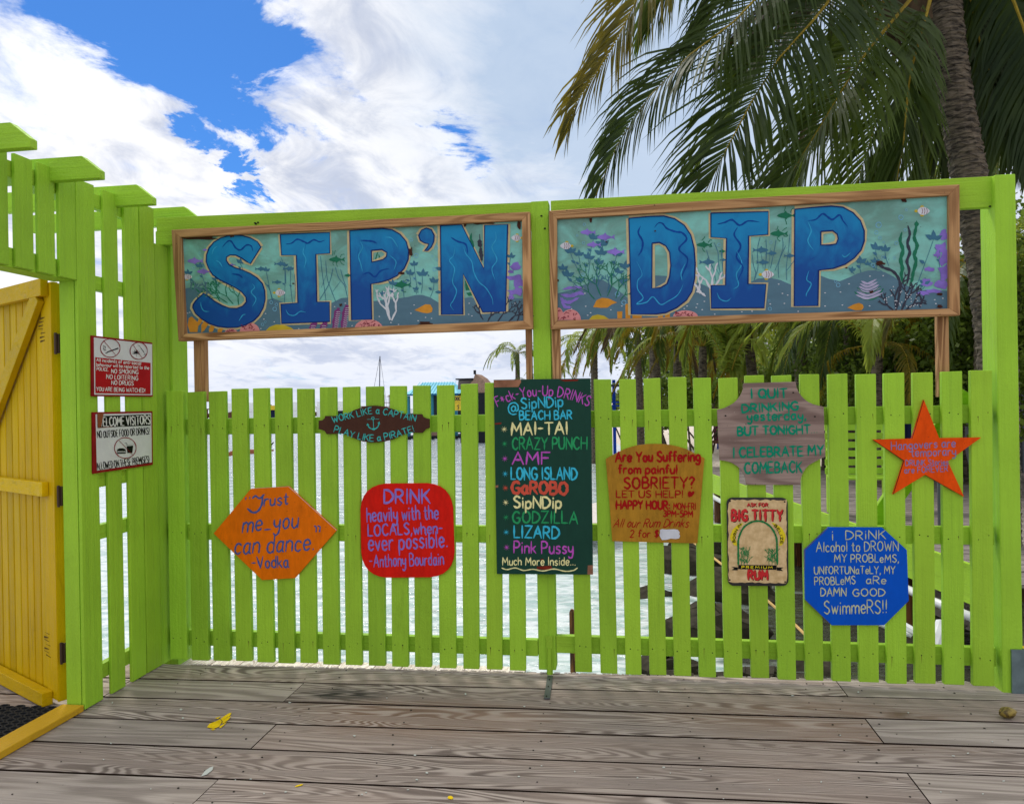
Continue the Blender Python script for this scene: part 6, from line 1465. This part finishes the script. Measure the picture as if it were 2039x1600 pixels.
# ------------------------------------------------------------------ far shore and jetties
def place(D, x0, y0, x1, y1): a, c = atD(D, x0, y0), atD(D, x1, y1); return a, c
BRN = plain('far_brown_wood', srgb(96, 66, 52), .8); DRK = plain('far_dark', srgb(34, 36, 42), .7); FTH = plain('thatch', srgb(146, 120, 104), .95, 0, .3)
TQ = plain('turquoise_roof', srgb(120, 196, 216), .5); YW = plain('yellow_board', srgb(216, 186, 60), .6)
D = 70
a, c = atD(D, 330, 822), atD(D, 800, 822)
jt = thing('far_jetty', ((a.x+c.x)/2, a.y, ZW), 'long low brown jetty along the horizon beyond the left gate', 'jetty')
box('jetty_deck', (a.x, a.y, .25), (c.x, a.y+3, .62), BRN, jt)
rg = random.Random(12)
for k in range(22):
    x = a.x+(c.x-a.x)*k/21; box('post', (x-.1, a.y-.2, ZW-.3), (x+.1, a.y-.01, 1.1+rg.uniform(0, .5)), BRN, jt)
box('rail', (a.x+4, a.y-.12, 1.0), (c.x-2, a.y-.02, 1.1), BRN, jt)
for i, (x0, x1, lab, m1) in enumerate(((488, 512, 'white motor boat moored by the far jetty, second gap from the left', WHITE), (572, 598, 'white boat with a dark hull stripe moored at the far jetty', WHITE), (448, 462, 'small reddish boat at the left end of the far jetty', BRN), (640, 655, 'small white skiff near the pirate board on the far jetty', WHITE), (672, 688, 'dark skiff just left of the pirate board top', DRK))):
    p0, p1 = atD(64, x0, 822), atD(64, x1, 822); cc = (p0+p1)/2; cc.z = ZW+.75
    bt_ = thing('moored_boat', cc, lab, 'boat', 'boats by the far jetty')
    hull(cc, (p1.x-p0.x)*2.2, 1.6, 1.7, (1, .2, 0), 'hull', [m1, DRK, WHITE], bt_)
    box('cabin', cc+V((-.6, -.4, .85)), cc+V((.7, .4, 1.7)), WHITE, bt_, .05)
    b = MB(); b.tube([cc+V((-.7, 0, .8)), cc+V((-1.3, 0, 2.3))], .05, 6); b.tube([cc+V((1.2, 0, .8)), cc+V((.8, 0, 2.2))], .05, 6); b.build('windscreen_frame', WHITE, bt_)
kk = atD(66, 543, 822); kk.z = .1
ki = thing('kiosk', kk, 'tiny yellow topped blue kiosk on the far jetty', 'kiosk')
box('wall', kk+V((-.5, -.5, 0)), kk+V((.4, .5, .8)), NAVY, ki); box('roof', kk+V((-.6, -.7, .81)), kk+V((.5, .7, 1.2)), YW, ki)
m0 = atD(80, 752, 830); m0.z = ZW+.8
sb_ = thing('sailboat', m0, 'sailboat whose bare mast rises behind the left gate', 'sailboat')
hull(m0, 9, 2.4, 1.3, (1, .3, 0), 'hull', [WHITE, DRK, WHITE], sb_)
b = MB(); tpm = atD(80, 757, 709); b.tube([V((tpm.x-.2, m0.y, m0.z)), V((tpm.x, m0.y, tpm.z))], .055, 6); b.build('mast', plain('mast_grey', srgb(86, 90, 100), .4), sb_)
b = MB(); b.tube([V((tpm.x, m0.y, tpm.z)), V((atD(80, 735, 800).x, m0.y, m0.z+.6))], .022, 4); b.tube([V((tpm.x, m0.y, tpm.z)), V((atD(80, 772, 800).x, m0.y, m0.z+.6))], .018, 4); b.build('stay', plain('stay_wire', srgb(110, 112, 120), .5), sb_)
# pier pavilion with pale roof, behind the pirate board
D = 55
pv = thing('pier_pavilion', atD(D, 750, 815), 'open two level pier pavilion with a pale shingle roof above the pirate board', 'pavilion')
q0, q1 = atD(D, 718, 0), atD(D, 775, 0)
def zz_(D, y, x=760): return atD(D, x, y).z
for k in range(6):
    x = q0.x+(q1.x-q0.x)*k/5; box('post', (x-.05, q0.y-.05, ZW-.3), (x+.05, q0.y+.05, zz_(D, 786)), plain('pavilion_white', srgb(190, 184, 180), .6), pv)
for y in (801, 809, 816): box('rail', (q0.x, q0.y-.08, zz_(D, y+1.2)), (q1.x+.2, q0.y-.055, zz_(D, y)), BRN, pv)
prism('roof', [V((q0.x+1.6, q0.y-.6, zz_(D, 790))), V((q1.x+.6, q0.y-.6, zz_(D, 786))), V((q1.x+.2, q0.y-.6, zz_(D, 782))), V((q0.x+2.1, q0.y-.6, zz_(D, 785)))], (0, 2.4, 0), FTH, pv)
box('floor', (q0.x-.5, q0.y-.3, zz_(D, 822)), (q1.x+.5, q0.y+2, zz_(D, 818)), BRN, pv)
# turquoise roofed hut
D = 45
hx0, hx1 = atD(D, 808, 785).x, atD(D, 912, 785).x; hy = atD(D, 860, 785).y
ht = thing('turquoise_hut', ((hx0+hx1)/2, hy, ZW), 'hut on piles with a turquoise metal roof right of the pirate board', 'hut')
ze, zr = zz_(D, 784, 860), zz_(D, 762, 860)
rb = MB(); A = V((hx0-.1, hy-.3, ze)); B_ = V((hx1+.1, hy-.3, ze)); C_ = V((hx1+.1, hy+3.5, ze)); D_ = V((hx0-.1, hy+3.5, ze)); E_ = V((hx0+.6, hy+1.6, zr+.07)); F_ = V((hx1-.6, hy+1.6, zr+.07))
rb.v = [A, B_, C_, D_, E_, F_]; rb.f = [(0, 1, 5, 4), (1, 2, 5), (2, 3, 4, 5), (3, 0, 4), (3, 2, 1, 0)]; rb.mi = [0]*5
ro = rb.build('roof', TQ, ht)
for k in range(14):
    x = hx0+.3+(hx1-hx0-.6)*k/13; b = MB(); b.bar(V((x, hy-.31, ze+.02)), V((x*.9+(hx0+hx1)/2*.1, hy+1.55, zr+.09)), .03, .03); b.build('roof_rib', TQ, ro)
box('fascia', (hx0-.12, hy-.36, ze-.09), (hx1+.12, hy-.31, ze+.01), plain('fascia_blue', srgb(36, 96, 136), .6), ht)
box('back_wall', (hx0+.9, hy+1.5, ZW+.3), (hx1-.1, hy+1.6, ze-.02), plain('hut_dark_wall', srgb(60, 66, 74), .8), ht)
for fx in (.03, .16, .5, .75, .97):
    x = hx0+(hx1-hx0)*fx; box('post', (x-.09, hy-.1, ZW-.3), (x+.09, hy+.08, ze-.1), plain('hut_post_teal', srgb(52, 120, 140), .6), ht)
box('counter', (hx0+1.3, hy-.2, ZW+.2), (hx1-.2, hy-.12, ZW+1.0), FTH, ht)
box('floor', (hx0-.2, hy-.5, ZW+.05), (hx1+.3, hy+3, ZW+.18), DRK, ht)
b = MB(); b.box((hx0+1.75, hy+.9, ZW+1.0), (hx0+1.95, hy+1.1, ze-.3)); b.build('hanging_cloth', WHITE, ht)
# thatched hut
D = 40
tx0, tx1 = atD(D, 905, 785).x, atD(D, 985, 785).x; ty = atD(D, 940, 785).y
th_ = thing('thatched_hut', ((tx0+tx1)/2, ty, ZW), 'dark hut with a peaked thatched gable and yellow notice left of the drinks menu', 'hut')
box('wall', (tx0+.25, ty, ZW), (tx1, ty+2, zz_(D, 782, 940)), DRK, th_)
prism('thatch_gable', [atD(D, 925, 783), atD(D, 1000, 785), atD(D, 985, 778), atD(D, 972, 768), atD(D, 958, 752), atD(D, 946, 744), atD(D, 942, 757), atD(D, 930, 770)], (0, 2, 0), FTH, th_)
prism('dormer', [atD(D+.3, 911, 775), atD(D+.3, 945, 775), atD(D+.3, 943, 756), atD(D+.3, 913, 757)], (0, 1.5, 0), plain('weathered_boards', srgb(120, 112, 108), .8), th_)
prism('flat_roof', [atD(D, 907, 756), atD(D, 942, 755), atD(D, 941, 752.5), atD(D, 907, 753.5)], (0, 1.6, 0), DRK, th_)
b = MB(); e = atD(D-.1, 945.5, 745); b.box(e-V((.06, .06, .0)), e+V((.06, .06, .22))); b.build('finial', DRK, th_)
q = [atD(D-.2, 904, 817), atD(D-.2, 930, 817), atD(D-.2, 930, 788), atD(D-.2, 904, 788)]
yn = prism('notice_board', q, (0, .05, 0), YW, th_)
pen_ = Pen(q[0]-V((0, .004, 0)), FN)
b = MB(); pen_.text(b, 'DOC', [(906, 797), (916.5, 797)], 7, 1.2, off=.02, jit=0); pen_.line(b, "907,802 909,801", 1, off=.02); pen_.line(b, "912,801 915,802", 1, off=.02); pen_.line(b, "911,808 913,806", 2.4, off=.02); pen_.line(b, "912,815 913,809", 2, off=.02)
b.build('notice_lettering', NAVY, yn)
# beach shelter: blue posts
D = 28
sh = thing('beach_shelter', atZ(-.4, 1270, 830), 'beach shelter on royal blue posts with a white roof edge behind the right gate', 'shelter')
for x in (1222, 1267, 1429): 
    a = atD(D, x, 756); g_ = ground_z(a.x, a.y); box('post', (a.x-.06, a.y-.06, g_), (a.x+.06, a.y+.06, a.z), RBLUE, sh)
for yy in (799, 806): box('rail', (atD(D, 1205, yy).x, atD(D, 1205, yy).y-.1, atD(D, 1230, yy+3).z), (atD(D, 1240, yy).x, atD(D, 1205, yy).y-.07, atD(D, 1230, yy).z), RBLUE, sh)
box('roof_edge', (atD(D, 1216, 765).x, atD(D, 1216, 765).y-.3, atD(D, 1230, 769).z), (atD(D, 1275, 765).x, atD(D, 1216, 765).y+1.2, atD(D, 1230, 765).z), plain('shelter_roof', srgb(60, 60, 90), .6), sh)
cc = atD(27, 1276, 798); ok = thing('orange_kayak', V((cc.x, cc.y, ground_z(cc.x, cc.y))), 'orange kayak resting on a white rack behind the right gate', 'kayak')
hull(cc, 1.6, .45, .3, (1, .3, 0), 'hull', [plain('kayak_orange', srgb(236, 150, 30), .4), plain('kayak_orange', srgb(236, 150, 30), .4)], ok)
box('rack', (cc.x-.5, cc.y-.2, ground_z(cc.x, cc.y)), (cc.x+.5, cc.y+.2, cc.z-.26), WHITE, thing('kayak_rack', (cc.x, cc.y, ground_z(cc.x, cc.y)), 'white rack under the orange kayak', 'rack'))
cc = atD(26, 1426, 790); g_ = ground_z(cc.x, cc.y)
ms = thing('beach_bench', (cc.x, cc.y, g_), 'magenta and brown beach bench left of the grey plywood board', 'bench')
box('back', (cc.x-.1, cc.y, g_+.3), (cc.x+.35, cc.y+.08, cc.z+.3), plain('magenta_paint', srgb(130, 50, 90), .6), ms, .01); box('seat', (cc.x-.3, cc.y-.5, g_+.35), (cc.x+.35, cc.y-.01, g_+.42), BRN, ms)
for x in (-.25, .25): box('leg', (cc.x+x, cc.y-.45, g_), (cc.x+x+.06, cc.y-.4, g_+.349), BRN, ms)
# pale building glimpsed through the trees
D = 34
a, c = atD(D, 1590, 735), atD(D, 1625, 735); g_ = ground_z(a.x, a.y)
hb = thing('beach_house', ((a.x+c.x)/2, a.y, g_), 'pale beach house glimpsed between the two grey palm trunks', 'house')
box('wall', (a.x-2.5, a.y, g_), (c.x+4, a.y+4, a.z+1.2), plain('pale_house_wall', srgb(206, 200, 190), .8), hb)
prism('roof', [V((a.x-2.9, a.y-.4, a.z+1.2)), V((c.x+4.4, a.y-.4, a.z+1.2)), V((c.x+3.4, a.y+2, a.z+2.2)), V((a.x-1.9, a.y+2, a.z+2.2))], (0, 0, .08), plain('house_roof', srgb(150, 150, 160), .6), hb)
for x in (a.x-1.6, a.x, a.x+1.8, a.x+3.4):
    fr_ = box('window', (x, a.y-.03, g_+1), (x+.8, a.y-.001, g_+1.9), WHITE, hb); box('pane', (x+.07, a.y-.05, g_+1.07), (x+.73, a.y-.031, g_+1.83), DRK, fr_)
# building behind the right post
a = atD(13, 2038, 620); g_ = ground_z(a.x, a.y)
hc = thing('beach_bar', (a.x+1.5, a.y, g_), 'grey walled building beyond the right post at the frame edge', 'building')
box('wall', (a.x-.05, a.y, g_), (a.x+4, a.y+3, atD(13, 2038, 640).z), plain('grey_wall', srgb(96, 100, 108), .8), hc)
prism('roof', [V((a.x-.3, a.y-.3, atD(13, 2038, 640).z)), V((a.x+4.3, a.y-.3, atD(13, 2038, 640).z)), V((a.x+4.3, a.y+3.3, atD(13, 2038, 600).z)), V((a.x-.3, a.y+3.3, atD(13, 2038, 600).z))], (0, 0, .08), plain('cream_roof', srgb(190, 180, 140), .7), hc)
